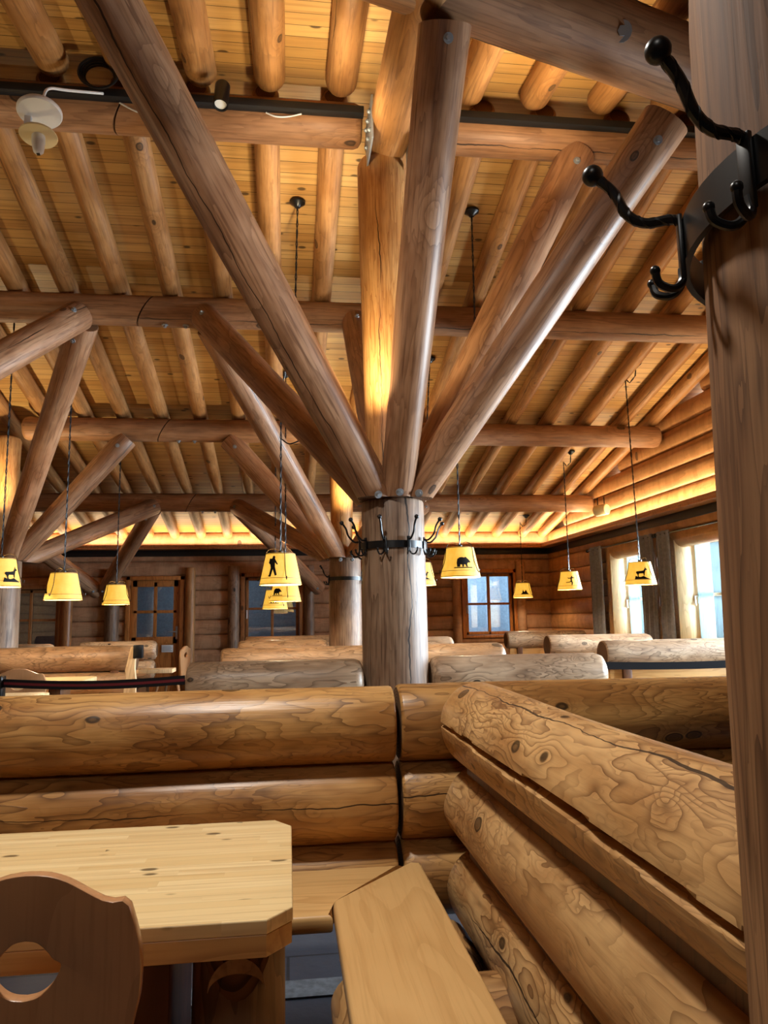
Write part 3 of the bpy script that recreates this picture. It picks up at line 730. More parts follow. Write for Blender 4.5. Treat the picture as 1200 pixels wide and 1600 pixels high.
tree('far', {('mid', -1): (-0.70, 8.85, 3.35), ('mid', 1): (2.02, 8.85, 3.35), ('far', -1): (-0.74, 11.1, 2.88), ('far', 1): (2.0, 11.1, 2.88), ('near', -1): (-0.70, 6.60, 3.84), ('near', 1): (2.0, 6.60, 3.84)}, 400)
tree('side', {('mid', 1): (-1.86, 8.85, 3.35), ('far', 1): (-1.93, 11.1, 2.88), ('near', 1): (-1.78, 6.60, 3.84)}, 500)
strut((-3.03, 4.6, CT), (-1.80, 6.52, 3.88), 'strut from an unseen column meeting the door side strut under the second cross log', 0.12, 0.13, 521)
strut((-3.05, 13.1, 1.75), (-1.95, 11.2, 2.86), 'strut rising from the back wall to the last cross log, beside the door post', 0.12, 0.12, 522)
strut((-3.15, 13.1, 1.75), (-4.3, 11.2, 2.86), 'strut rising from the back wall to the last cross log, far from the door', 0.13, 0.13, 523)
strut((0.52, 13.1, 1.75), (-0.72, 11.2, 2.86), 'strut rising from the back wall behind the far middle column', 0.12, 0.12, 524)
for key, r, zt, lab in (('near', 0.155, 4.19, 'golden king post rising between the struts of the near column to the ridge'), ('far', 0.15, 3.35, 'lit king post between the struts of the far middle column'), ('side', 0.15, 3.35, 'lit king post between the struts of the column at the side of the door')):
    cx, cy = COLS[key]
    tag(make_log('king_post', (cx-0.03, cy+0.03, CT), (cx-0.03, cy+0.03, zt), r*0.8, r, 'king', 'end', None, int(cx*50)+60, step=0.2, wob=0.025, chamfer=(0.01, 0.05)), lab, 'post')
def hook_set(parent, c, a, z, r, s=1.0):
    """one forged hook on a ring: long upper prong with ball, two small lower hooks"""
    n = Vector((math.cos(a), math.sin(a), 0)); t = Vector((-math.sin(a), math.cos(a), 0)); u = Vector((0, 0, 1)); o0 = Vector((c[0], c[1], z))+n*r
    b = bmesh.new()
    box(b, (-0.011*s, -0.004, -0.045*s), (0.011*s, 0.004, 0.045*s), 0.002)
    bmesh.ops.transform(b, matrix=Matrix((t, n, u)).transposed().to_4x4(), verts=b.verts[:])
    bmesh.ops.translate(b, vec=o0+n*0.006, verts=b.verts[:])
    pts = smooth_pts([o0+n*0.008+u*0.03*s, o0+n*0.035*s+u*0.03*s, o0+n*0.07*s+u*0.065*s, o0+n*0.085*s+u*0.11*s, o0+n*0.11*s+u*0.145*s], 5)
    tube(b, pts, 0.0058*s, 8); ball(b, pts[-1], 0.0135*s, 12)
    for sd in (-1, 1):
        pts = smooth_pts([o0+n*0.008-u*0.03*s, o0+n*0.012-u*0.055*s+t*sd*0.012*s, o0+n*0.035*s-u*0.06*s+t*sd*0.022*s, o0+n*0.052*s-u*0.045*s+t*sd*0.028*s, o0+n*0.056*s-u*0.028*s+t*sd*0.03*s], 4)
        tube(b, pts, 0.0048*s, 7); ball(b, pts[-1], 0.0065*s, 8)
    return finish('hook', b, 'iron', parent)
def hook_ring(c, z, r, angles, lab, h=0.042, s=1.0):
    o = empty('coat_hook_ring', (c[0], c[1], z), lab, 'coat hooks')
    b = bmesh.new(); lathe(b, [(r, -h/2), (r+0.007, -h/2), (r+0.007, h/2), (r, h/2), (r, -h/2)], 48, (c[0], c[1], z)); finish('band', b, 'iron', o)
    for a in angles: hook_set(o, c, math.radians(a), z, r+0.005, s)
    return o
def column(key, r0, r1, lab):
    cx, cy = COLS[key]
    tag(make_log('tree_column', (cx, cy, 0.0), (cx, cy, CT), r0, r1, 'col', 'end', None, int(cx*10)+77, step=0.18, wob=0.02, chamfer=(0.004, 0.012), roll=1.2), lab, 'column')
column('near', 0.2, 0.188, 'stout log column with the coat hook ring in the middle of the room')
column('far', 0.195, 0.185, 'stout log column standing behind the near one, before the square window')
column('side', 0.2, 0.19, 'stout log column at the picture edge beside the reflecting window')
hook_ring(COLS['near'], 1.655, 0.196, [-150, -112, -72, -35, 5, 45, 90, 135, 180], 'black iron ring of coat hooks round the near log column')
hook_ring(COLS['far'], 1.69, 0.194, [200, 150, -20, 40, 90], 'black iron coat hook ring round the far middle column')
# overhead beam carried by the near struts
o = make_log('roof_beam', (-2.2, 2.27, 4.27), (4.1, 3.99, 4.08), 0.19, 0.19, 'purlin', 'end', None, 55, step=0.25, wob=0.02)
tag(o, 'heavy round beam crossing overhead above the struts, nearest roof timber', 'roof beam')
bolt(o, (1.62, 3.155, 4.06), (-0.15, -0.85, -0.5), 0.05)

# post with coat hooks close to the camera
PC = (0.58, 0.56)
def post():
    b = bmesh.new(); prof = [(0.235, 0.0), (0.225, 0.4), (0.213, 0.8), (0.209, 1.2), (0.203, 1.45), (0.199, 1.65), (0.196, 1.82), (0.192, 1.88), (0.165, 1.91)]
    pr2 = []
    for i in range(len(prof)-1):
        for k in range(4):
            t = k/4; pr2.append((prof[i][0]+(prof[i+1][0]-prof[i][0])*t, prof[i][1]+(prof[i+1][1]-prof[i][1])*t))
    pr2.append(prof[-1]); lathe(b, pr2, 56, caps=True)
    for v in b.verts:
        n = mnoise.noise(Vector((v.co.x*7, v.co.y*7, v.co.z*1.3)))*0.005; d = Vector((v.co.x, v.co.y, 0)).normalized(); v.co += d*n
    o = finish('hook_post', b, ['post', 'end'], None, 40, Matrix.Translation((PC[0], PC[1], 0)))
    tag(o, 'thick round log post close to the camera carrying black coat hooks', 'column')
post()
# ring with twisted forged hooks
PH = empty('coat_hook_ring', (PC[0], PC[1], 1.585), 'black iron coat hook ring close up on the thick post', 'coat hooks')
b = bmesh.new(); RR = 0.212
lathe(b, [(RR, -0.021), (RR+0.006, -0.021), (RR+0.006, 0.021), (RR, 0.021), (RR, -0.021)], 72, (PC[0], PC[1], 1.585)); finish('band', b, 'iron', PH)
def big_hook(a, z=1.585, q=0.60):
    a = math.radians(a); n = Vector((math.cos(a), math.sin(a), 0)); t = Vector((-math.sin(a), math.cos(a), 0)); u = Vector((0, 0, 1)); o0 = Vector((PC[0], PC[1], z))+n*(RR+0.006)
    b = bmesh.new()
    box(b, (-0.007, 0.0, -0.04), (0.007, 0.005, 0.026), 0.0015)
    bmesh.ops.transform(b, matrix=Matrix((t, n, u)).transposed().to_4x4(), verts=b.verts[:]); bmesh.ops.translate(b, vec=o0, verts=b.verts[:])
    pts = smooth_pts([o0+n*0.003+u*0.022, o0+n*0.012+u*0.024, o0+n*0.034*q/.6+u*0.024, o0+n*0.05+u*0.036, o0+n*0.062+u*0.062, o0+n*0.080+u*0.082], 8)
    tube(b, pts, 0.0050, 10); ball(b, pts[-1], 0.0105, 16)
    for k in range(2):      # forged ridges twisted round the prong
        tw = []
        for i, p in enumerate(pts):
            d = (pts[min(i+1, len(pts)-1)]-pts[max(i-1, 0)]).normalized(); x = t; y = d.cross(x); w = i*0.55+k*PI
            tw.append(p+(x*math.cos(w)+y*math.sin(w))*0.0034)
        tube(b, tw, 0.0022, 6)
    for sd in (-1, 1):
        pts = smooth_pts([o0+n*0.003-u*0.028, o0+n*0.004-u*0.042+t*sd*0.003, o0+n*0.013-u*0.050+t*sd*0.008, o0+n*0.026-u*0.045+t*sd*0.013, o0+n*0.029-u*0.033+t*sd*0.015], 6)
        tube(b, pts, 0.0040, 8); ball(b, pts[-1], 0.0050, 10)
    finish('hook', b, 'iron', PH)
for a in (158, 191, 250, 310, 100): big_hook(a)

# ------------------------------------------------------------------ near booth
LR = 0.128
def booth_log(parent, p0, p1, r, mat, seed, cham=(0.01, 0.01), **kw):
    return make_log('log', p0, p1, r, r, mat, kw.pop('end', 'end_dark'), parent, seed, chamfer=cham, step=0.14, wob=kw.pop('wob', 0.035), seg=36, **kw)
NB = empty('log_bench', (-1.0, 2.64, 0), 'honey-coloured log bench with three-log back behind the near table', 'bench')
for k, z in enumerate((0.872, 0.622, 0.375)): booth_log(NB, (-3.4, 2.645, z), (0.355, 2.645, z), LR, 'bench', 600+k, (0.02, 0.012), roll=k*1.1+0.4)
b = bmesh.new()
prism(b, [(-3.2, 2.13), (0.118, 2.13), (0.118, 2.239), (0.365, 2.515), (-3.2, 2.515)], 0.405, 0.45, 0.012); finish('seat', b, 'seat_x', NB, 40)
for xx in (-2.9, -1.6, -0.5): b = bmesh.new(); box(b, (xx-0.03, 2.2, 0.0), (xx+0.03, 2.5, 0.405), 0.004); finish('seat_support', b, 'leg', NB)
# continuation of the wall beyond the black joint
NC = empty('log_partition', (1.3, 2.64, 0), 'log partition beyond the dark joint, greyer behind the slanting booth wall', 'partition')
for k, z in enumerate((0.872, 0.622, 0.375)): booth_log(NC, (0.372, 2.65, z), (2.6, 2.65, z), LR, 'bench_far' if False else 'bench', 610+k, (0.012, 0.02), roll=k+2.0)
# wall of the booth running towards the camera
ND = empty('log_bench', (0.62, 1.7, 0), 'pale log bench whose three-log back runs from the hook post to the partition', 'bench')
for k, (z, r) in enumerate(((0.885, 0.129), (0.634, 0.124), (0.385, 0.122))):
    extra = dict(groove=(0.0, 0.085, 0.045), seg=150, step=0.03) if k == 0 else dict(seg=40, step=0.10)
    make_log('log', (0.616, 0.70, z), (0.616, 2.515, z), r, r, 'bench_side', 'end_dark', ND, 620+k*7, chamfer=(0.02, 0.06), roll=(0.0, 0.3, 1.4)[k], wob=0.06, **extra)
b = bmesh.new(); box(b, (0.556, 0.7, 0.12), (0.66, 2.40, 0.9)); finish('core_board', b, 'leg', ND)
b = bmesh.new()
prism(b, [(0.123, 2.235), (0.123, 0.75), (0.423, 0.75), (0.423, 2.52), (0.39, 2.535)], 0.407, 0.452, 0.012); finish('seat', b, 'seat', ND, 40)
for yy, x0, x1 in ((1.62, 0.10, 0.20),):
    make_log('seat_log', (0.172, 0.75, 0.33), (0.172, 1.92, 0.33), 0.073, 0.073, 'bench_side', 'end', ND, 641, step=0.14)
make_log('seat_log', (0.28, 1.88, 0.25), (0.60, 1.88, 0.25), 0.135, 0.135, 'bench_side', 'end', ND, 642, step=0.1)
make_log('seat_log', (0.47, 2.28, 0.20), (0.47, 2.48, 0.20), 0.10, 0.10, 'bench_side', 'end', ND, 643, step=0.1)
# table
T = empty('dining_table', (-0.8, 1.62, 0), 'pale pine table with clipped corners in the near booth', 'table')
TP = [(-1.75, 1.313), (-0.034, 1.313), (0.008, 1.364), (0.008, 1.872), (-0.031, 1.932), (-1.75, 1.932)]
b = bmesh.new(); prism(b, TP, 0.727, 0.75, 0.003); finish('tabletop', b, 'table', T, 30)
b = bmesh.new()
TI = [(-1.749, 1.3145), (-0.0345, 1.3145), (0.0065, 1.3645), (0.0065, 1.8715), (-0.0315, 1.9305), (-1.749, 1.9305)]
prism(b, TI, 0.692, 0.7268, 0.002); finish('tabletop_edge', b, 'table_edge', T, 30)
b = bmesh.new(); box(b, (-0.275, 1.45, 0.02), (-0.205, 1.78, 0.692), 0.004); box(b, (-0.345, 1.44, 0.02), (-0.28, 1.79, 0.692), 0.004); finish('leg', b, 'leg', T)
b = bmesh.new(); box(b, (-1.55, 1.45, 0.02), (-1.45, 1.78, 0.692), 0.004); finish('leg', b, 'leg', T)
# carved stump pedestal
b = log_bm(0.70, 0.089, 0.083, 71, seg=36, step=0.08, chamfer=(0.012, 0.03)); cut(b, (0, -0.078, 0.60), (0, -0.93, 0.36))
o = finish('stump', b, ['stump', 'end_dark'], T, 40, Matrix.Translation((-0.09, 1.53, -0.012)))
b = bmesh.new()      # lit top of the stump's notch, its light put in as a pale crescent
out = [(0.05*math.cos(a), 0.050*math.sin(a)) for a in [PI*i/18 for i in range(19)]]+[(-0.05*math.cos(a)*0.98, 0.026*math.sin(a)) for a in [PI*i/18 for i in range(1, 18)]]
prism(b, out, -0.002, 0.004)
fm = Matrix(((1, 0, 0), (0, 0.36, 0.93), (0, -0.93, 0.36))).transposed().to_4x4(); fm.translation = (-0.09, 1.4515, 0.585)
finish('lit_crescent', b, 'bench_far', o, None, fm)

# chair
def make_chair(name, loc, rz, label, group):
    o = empty(name, (0, 0, 0), label, 'chair', group)
    half = [(0.0, 0.892), (0.025, 0.890), (0.05, 0.882), (0.075, 0.868), (0.10, 0.854), (0.118, 0.850), (0.132, 0.851), (0.141, 0.828), (0.149, 0.798), (0.153, 0.765), (0.151, 0.725), (0.143, 0.69), (0.128, 0.62), (0.108, 0.54), (0.09, 0.44)]
    hole = [(0.0, 0.806), (0.015, 0.803), (0.028, 0.792), (0.037, 0.781), (0.0475, 0.774), (0.043, 0.760), (0.032, 0.744), (0.017, 0.734), (0.0, 0.731)]
    th = 0.022; b = bmesh.new()
    # front and back faces as a strip between the outline and the hole, one side mirrored
    outer = half+[(0.0, 0.44)]
    def yb(z): return -0.10*(z-0.44)**1.0*0.35
    def V(x, z, s): return b.verts.new((x, yb(z)+s, z))
    N = 48
    def resample(poly, n):
        P = [Vector((x, z)) for x, z in poly]; L = [0]
        for i in range(1, len(P)): L.append(L[-1]+(P[i]-P[i-1]).length)
        out = []
        for k in range(n+1):
            d = L[-1]*k/n; i = 0
            while i < len(L)-2 and L[i+1] < d: i += 1
            t = (d-L[i])/max(1e-9, L[i+1]-L[i]); out.append(P[i].lerp(P[i+1], min(1, t)))
        return out
    oo = resample(smooth2(outer[:-1])+[outer[-1]], N); hh = resample(smooth2(hole), N)
    full_o = oo+[Vector((-p.x, p.y)) for p in oo[-2:0:-1]]; full_h = hh+[Vector((-p.x, p.y)) for p in hh[-2:0:-1]]
    F = [[V(p.x, p.y, 0) for p in full_o], [V(p.x, p.y, 0) for p in full_h], [V(p.x, p.y, th) for p in full_o], [V(p.x, p.y, th) for p in full_h]]
    n = len(full_o)
    for i in range(n):
        j = (i+1) % n
        b.faces.new((F[0][i], F[0][j], F[1][j], F[1][i])); b.faces.new((F[2][i], F[3][i], F[3][j], F[2][j]))
        b.faces.new((F[0][i], F[2][i], F[2][j], F[0][j])); b.faces.new((F[1][i], F[1][j], F[3][j], F[3][i]))
    b.normal_update()
    bmesh.ops.bevel(b, geom=[e for e in b.edges if len(e.link_faces) == 2 and e.calc_face_angle(0) > 1.0], offset=0.003, segments=2, affect='EDGES', profile=0.5)
    finish('backrest', b, 'chair', o, 40)
    b = bmesh.new(); prism(b, [(-0.16, 0.0), (-0.13, -0.02), (0.13, -0.02), (0.16, 0.0), (0.21, 0.34), (0.18, 0.38), (-0.18, 0.38), (-0.21, 0.34)], 0.43, 0.456, 0.008); finish('seat', b, 'chair', o, 40)
    for sx in (-1, 1):
        for ya, yb_ in ((0.05, -0.05), (0.31, 0.38)):
            b = bmesh.new(); tube(b, [(sx*0.11, ya, 0.435), (sx*0.16, yb_, 0.0)], 0.018, 10, radii=[0.02, 0.014]); finish('leg', b, 'chair', o)
    o.matrix_world = Matrix.Translation(loc) @ Matrix.Rotation(rz, 4, 'Z')
    return o
def smooth2(poly):
    return [(p.x, p.y) for p in smooth_pts([(x, z, 0) for x, z in poly], 4)]
CH = make_chair('alpine_chair', (-0.352, 1.15, 0), 0.0, 'wooden chair seen from behind with an eye-shaped handle hole, at the near table', 'carved wooden chairs')

# ------------------------------------------------------------------ benches of the other booths
def row_bench(x0, x1, y, label, mat='bench_far', seed=0, cham=(0.03, 0.06), top=1.0, board=False, front=1):
    o = empty('log_bench', ((x0+x1)/2, y, 0), label, 'bench', 'log benches of the far booths')
    z = top-LR
    make_log('back_log', (x0, y, z), (x1, y, z), LR, LR, mat, 'end_dark', o, seed, chamfer=cham, step=0.16, wob=0.035, seg=32, roll=seed*1.3)
    if board:
        b = bmesh.new(); box(b, (x0+0.05, y-0.03, 0.50), (x1-0.05, y+0.02, z-0.09), 0.006); finish('back_board', b, 'seat_x', o)
    else:
        make_log('back_log', (x0+0.02, y, z-0.25), (x1-0.02, y, z-0.25), LR, LR, mat, 'end_dark', o, seed+1, chamfer=cham, step=0.2, seg=28)
    for s in (-1, 1):
        b = bmesh.new(); box(b, (x0+0.06, y+s*0.28-0.19, 0.40), (x1-0.06, y+s*0.28+0.19, 0.45), 0.01); finish('seat', b, 'seat_x', o)
    for xx in (x0+0.2, x1-0.2):
        b = bmesh.new(); box(b, (xx-0.04, y-0.4, 0.0), (xx+0.04, y+0.4, 0.40), 0.005); box(b, (xx-0.04, y-0.06, 0.40), (xx+0.04, y+0.06, z-0.05), 0.005); finish('support', b, 'leg', o)
    return o
row_bench(-0.56, 0.425, 4.42, 'daylit grey log bench ending at the near column, towards the door', seed=701, cham=(0.03, 0.05))
row_bench(0.835, 1.92, 4.52, 'daylit grey log bench ending at the near column, towards the end wall windows', seed=703, cham=(0.05, 0.06))
row_bench(-0.56, 1.88, 6.55, 'log bench in the row straight behind the near column', seed=705, mat='bench_mid')
row_bench(-0.56, 0.45, 8.8, 'log bench against the far middle column, towards the door', seed=707, mat='bench_mid')
row_bench(0.86, 1.95, 8.95, 'log bench against the far middle column, hidden side towards the end wall', seed=709)
row_bench(-0.60, 1.9, 10.9, 'last log bench before the square back wall window', seed=711, mat='bench_mid')
row_bench(2.74, 4.55, 6.45, 'pale log bench along the end wall with a dark round end, nearest of its three', seed=713, cham=(0.012, 0.05), board=True)
row_bench(2.97, 4.25, 8.55, 'pale log bench under the end wall windows, middle of the three', seed=715, cham=(0.012, 0.08), board=True)
row_bench(3.25, 4.5, 11.2, 'pale log bench nearest the room corner beyond the bluish window', seed=717, cham=(0.03, 0.06), board=True)
# booth beside the door
LB = row_bench(-3.0, -1.52, 8.0, 'brown log bench with a carved pale arm beside the glazed door', seed=719, mat='bench_mid', cham=(0.03, 0.012))
b = bmesh.new()
prism(b, [(0.0, 0.99), (0.04, 1.0), (0.05, 0.90), (0.035, 0.78), (0.06, 0.66), (0.05, 0.50), (0.075, 0.42), (0.03, 0.38), (-0.02, 0.42), (-0.06, 0.44), (-0.055, 0.58), (-0.03, 0.70), (-0.05, 0.76)], 7.74, 7.80, 0.006, axis=1)
bmesh.ops.translate(b, vec=(-1.53, 0, 0), verts=b.verts[:])
finish('carved_arm', b, 'reveal', LB)
b = bmesh.new(); box(b, (-1.5, 7.9, 0.72), (-1.15, 8.15, 0.76), 0.006); o = tag(finish('wall_shelf', b, 'reveal', None), 'small pale board sticking out beside the carved bench arm', 'shelf')
row_bench(-5.2, -2.9, 10.0, 'log bench half hidden under the reflecting window', seed=721, mat='bench_far', top=0.98)
row_bench(-2.75, -1.75, 10.6, 'grey log bench between reflecting window and door post', seed=723, mat='bench_far', top=0.98)
def small_table(x0, x1, y0, y1, lab):
    o = empty('dining_table', ((x0+x1)/2, (y0+y1)/2, 0), lab, 'table', 'pine tables by the door')
    c = 0.06; P = [(x0, y0), (x1-c, y0), (x1, y0+c), (x1, y1-c), (x1-c, y1), (x0, y1)]
    b = bmesh.new(); prism(b, P, 0.69, 0.75, 0.004); finish('tabletop', b, 'table', o, 30)
    for xx in (x0+0.3, x1-0.25):
        b = bmesh.new(); box(b, (xx-0.05, y0+0.15, 0), (xx+0.05, y1-0.15, 0.69), 0.005); finish('leg', b, 'leg', o)
small_table(-3.6, -1.67, 5.15, 5.75, 'pale pine table just visible behind the belt barrier')
small_table(-3.6, -1.72, 6.7, 7.3, 'pine table with clipped corner in front of the carved-arm bench')
c2 = copy_tree(CH); c2.matrix_world = Matrix.Translation((-2.05, 6.2, 0)) @ Matrix.Rotation(0.0, 4, 'Z') @ Matrix.Scale(1.35, 4, (1, 0, 0))
c2['label'] = 'distant wooden chair behind the belt barrier at the table by the door'
c3 = copy_tree(CH); c3.matrix_world = Matrix.Translation((-1.42, 10.9, 0)) @ Matrix.Rotation(1.35, 4, 'Z') @ Matrix.Scale(1.35, 4, (1, 0, 0))
c3['label'] = 'distant wooden chair seen edge-on next to the slim door post'

# belt barrier
def belt(p0, p1, lab, h=0.05, stripe=True):
    o = empty('belt_barrier', p0, lab, 'belt barrier')
    p0 = Vector(p0); p1 = Vector(p1); d = p1-p0; nrm = Vector((d.y, -d.x, 0)).normalized()
    if nrm.y > 0: nrm = -nrm
    def band(name, hh, t, mat):
        b = bmesh.new(); n = 14; vs = []
        for i in range(n+1):
            q = p0+d*(i/n)-Vector((0, 0, 0.02*math.sin(PI*i/n)))
            vs.append([b.verts.new(q+nrm*s+Vector((0, 0, z))) for s, z in ((t, -hh/2), (t, hh/2), (-t, hh/2), (-t, -hh/2))])
        for i in range(n):
            for k in range(4): b.faces.new((vs[i][k], vs[i][(k+1) % 4], vs[i+1][(k+1) % 4], vs[i+1][k]))
        b.faces.new(vs[0]); b.faces.new(vs[-1][::-1]); finish(name, b, mat, o, None)
    band('belt', h, 0.002, 'belt')
    if stripe: band('stripe', h*0.3, 0.003, 'belt_red')
    return o
def belt_post(x, y, z, lab, hidden=False):
    o = empty('barrier_post', (x, y, 0), lab, 'barrier post')
    b = bmesh.new(); lathe(b, [(0.0, 0.0), (0.16, 0.0), (0.16, 0.012), (0.03, 0.03), (0.022, 0.05), (0.022, z-0.08)], 24, (x, y, 0)); finish('pole', b, 'iron', o)
    b = bmesh.new(); box(b, (x-0.04, y-0.04, z-0.07), (x+0.04, y+0.04, z+0.06), 0.008); finish('belt_head', b, 'iron', o)
belt_post(-1.76, 4.95, 0.86, 'black belt barrier post at the picture edge beside the pine table')
belt((-1.72, 4.95, 0.875), (-0.575, 4.42, 0.905), 'black belt with a red stripe stretched towards the grey bench')
b = bmesh.new(); box(b, (-1.50, 7.70, 0.88), (-1.41, 7.78, 1.01), 0.008); tag(finish('belt_clip', b, 'iron'), 'black belt clip on the end of the carved-arm bench', 'belt clip')
belt((1.93, 4.55, 0.915), (3.3, 4.35, 0.945), 'plain black belt stretched from the grey bench towards the end wall', 0.045, False)
belt_post(3.3, 4.35, 0.94, 'black belt barrier post hidden behind the hook post')

# ------------------------------------------------------------------ pendant lamps
SIL = {
 'hiker': [[(-.10, -.5), (-.02, -.5), (.06, -.12), (.20, -.46), (.29, -.42), (.16, .0), (.14, .22), (.26, .10), (.29, .14), (.14, .38), (.12, .44), (.13, .52), (.06, .58), (.0, .54), (-.01, .46), (-.06, .42), (-.16, .44), (-.20, .20), (-.10, .12), (-.06, -.06), (-.12, -.42), (-.18, -.46)]],
 'bear': [[(-.52, -.40), (-.54, -.05), (-.48, .24), (-.30, .38), (-.10, .40), (.08, .36), (.18, .42), (.24, .36), (.40, .22), (.56, .02), (.54, -.06), (.40, -.04), (.30, -.10), (.28, -.28), (.36, -.40), (.20, -.40), (.14, -.22), (.02, -.20), (.0, -.40), (-.12, -.40), (-.12, -.22), (-.26, -.20), (-.28, -.40)], [(-.75, -.42), (.7, -.42), (.72, -.5), (-.78, -.5)]],
 'chamois': [[(-.46, .10), (-.40, .20), (-.05, .22), (.14, .26), (.26, .44), (.30, .60), (.33, .46), (.48, .36), (.44, .30), (.32, .28), (.24, .04), (.20, -.20), (.14, -.2), (.12, .0), (-.20, .0), (-.26, -.12), (-.24, -.30), (-.32, -.30), (-.36, -.06), (-.44, .04)], [(-.6, -.5), (-.5, -.18), (-.36, -.26), (-.1, -.30), (.14, -.22), (.36, -.36), (.7, -.5)]],
 'skier': [[(-.5, -.18), (-.14, -.16), (.0, -.04), (.0, .22), (-.22, .18), (-.30, .30), (-.24, .34), (-.16, .27), (.06, .34), (.10, .5), (.18, .5), (.18, .38), (.30, .30), (.42, .36), (.40, .28), (.28, .22), (.14, .24), (.14, -.04), (.22, -.24), (.16, -.5), (.06, -.5), (.10, -.24), (.0, -.16), (-.12, -.24), (-.48, -.26)]],
 'peaks': [[(-.7, -.5), (-.4, -.2), (-.3, .3), (-.1, -.1), (.1, .1), (.2, .3), (.45, -.2), (.7, -.5)]],
}
def make_lamp(x, y, zb, sil, ang, label, canopy=None, R=0.165, h=0.245, via=None, size=0.1, hz=0.10):
    o = empty('pendant_lamp', (x, y, zb), label, 'pendant lamp', 'pendant lamps with picture shades')
    r0, r1 = R, R*0.69
    b = bmesh.new(); t = 0.003
    lathe(b, [(r0, 0), (r0+(r1-r0)*0.25, h*0.25), (r0+(r1-r0)*0.6, h*0.6), (r1, h), (r1-t, h), (r0-t, 0), (r0, 0)], 36, (x, y, zb)); finish('lamp_shade', b, 'shade', o, 50)
    b = bmesh.new()
    for zz, rr in ((0.05, 0.0022), (0.006, 0.003), (h-0.004, 0.003)):
        rad = r0+(r1-r0)*zz/h+0.001
        tube(b, [(x+math.cos(a)*rad, y+math.sin(a)*rad, zb+zz) for a in [2*PI*k/36 for k in range(36)]], rr*0.8, 5, closed=True)
    finish('shade_ring', b, 'leg', o)
    b = bmesh.new()      # bent wire holders that hook over the rim
    for k in range(3):
        a = math.radians(ang)+0.75+k*2*PI/3; n = Vector((math.cos(a), math.sin(a), 0)); c = Vector((x, y, zb)); u = Vector((0, 0, 1))
        pts = smooth_pts([c+u*(h+0.015), c+n*0.02+u*(h+0.03), c+n*r1*0.6+u*(h+0.042), c+n*(r1+0.004)+u*(h+0.01), c+n*(r0*0.84)+u*h*0.55, c+n*(r0+0.010)+u*0.045, c+n*(r0+0.022)+u*0.04, c+n*(r0+0.024)+u*0.06], 5)
        tube(b, pts, 0.0032, 6)
    finish('wire_holder', b, 'iron', o)
    b = bmesh.new(); lathe(b, [(0.0, h+0.02), (0.02, h+0.02), (0.022, h-0.04), (0.0, h-0.04)], 12, (x, y, zb)); finish('socket', b, 'iron', o)
    b = bmesh.new(); ball(b, (x, y, zb+h*0.5), 0.03, 12); finish('bulb', b, 'bulb', o)
    b = bmesh.new()
    for poly in SIL[sil]:
        q = bmesh.new(); vs = [q.verts.new((px, py, 0)) for px, py in poly]
        for tri in tessellate_polygon([[Vector((px, py, 0)) for px, py in poly]]):
            try: q.faces.new([vs[i] for i in tri])
            except ValueError: pass
        for _ in range(2): bmesh.ops.subdivide_edges(q, edges=[e for e in q.edges if e.calc_length() > 0.12], cuts=1, use_grid_fill=False); bmesh.ops.triangulate(q, faces=q.faces[:])
        q.verts.index_update(); lay = []
        for d in (0.0028, 0.0040):
            row = []
            for v in q.verts:
                zz = hz+v.co.y*size*0.95; rad = r0+(r1-r0)*zz/h+d; a = math.radians(ang)+v.co.x*size/rad
                row.append(b.verts.new((x+math.cos(a)*rad, y+math.sin(a)*rad, zb+zz)))
            lay.append(row)
        for f in q.faces:
            ix = [v.index for v in f.verts]
            b.faces.new([lay[0][k] for k in ix[::-1]]); b.faces.new([lay[1][k] for k in ix])
        for e in q.edges:
            if len(e.link_faces) == 1:
                a0, a1 = e.verts[0].index, e.verts[1].index; b.faces.new((lay[0][a0], lay[0][a1], lay[1][a1], lay[1][a0]))
        q.free()
    finish('shade_picture', b, 'black', o, None)
    # chain and canopy
    if canopy is None: canopy = (x, y, (raf_far(y)+0.15) if y > YR else (raf_near(y)+0.15))
    b = bmesh.new(); path = [(x, y, zb+h+0.015)]+(via or [])+[(canopy[0], canopy[1], canopy[2]-0.03)]
    pts = []
    for i in range(len(path)-1):
        A = Vector(path[i]); B = Vector(path[i+1]); n = max(2, int((B-A).length/0.05))
        for k in range(n): pts.append(A.lerp(B, k/n))
    pts.append(Vector(path[-1]))
    z1 = [p+Vector((0.006*math.cos(i*1.9), 0.006*math.sin(i*1.9), 0)) for i, p in enumerate(pts)]; z2 = [p-Vector((0.006*math.cos(i*1.9), 0.006*math.sin(i*1.9), 0)) for i, p in enumerate(pts)]
    tube(b, z1, 0.0042, 5); tube(b, z2, 0.0042, 5); finish('chain', b, 'iron', o)
    b = bmesh.new(); lathe(b, [(0.0, -0.05), (0.02, -0.05), (0.03, -0.035), (0.06, -0.015), (0.062, 0.0), (0.0, 0.0)], 20, canopy); finish('ceiling_canopy', b, 'iron', o)
    l = bpy.data.lights.new('lamp_light', 'POINT'); l.energy = 20; l.color = (1.0, 0.82, 0.56); l.shadow_soft_size = 0.03
    lo = bpy.data.objects.new('lamp_light', l); COL.objects.link(lo); lo.parent = o; lo.matrix_basis = Matrix.Translation((0, 0, h*0.5-0.06))
    return o
def cz(y): return raf_far(y)+0.15
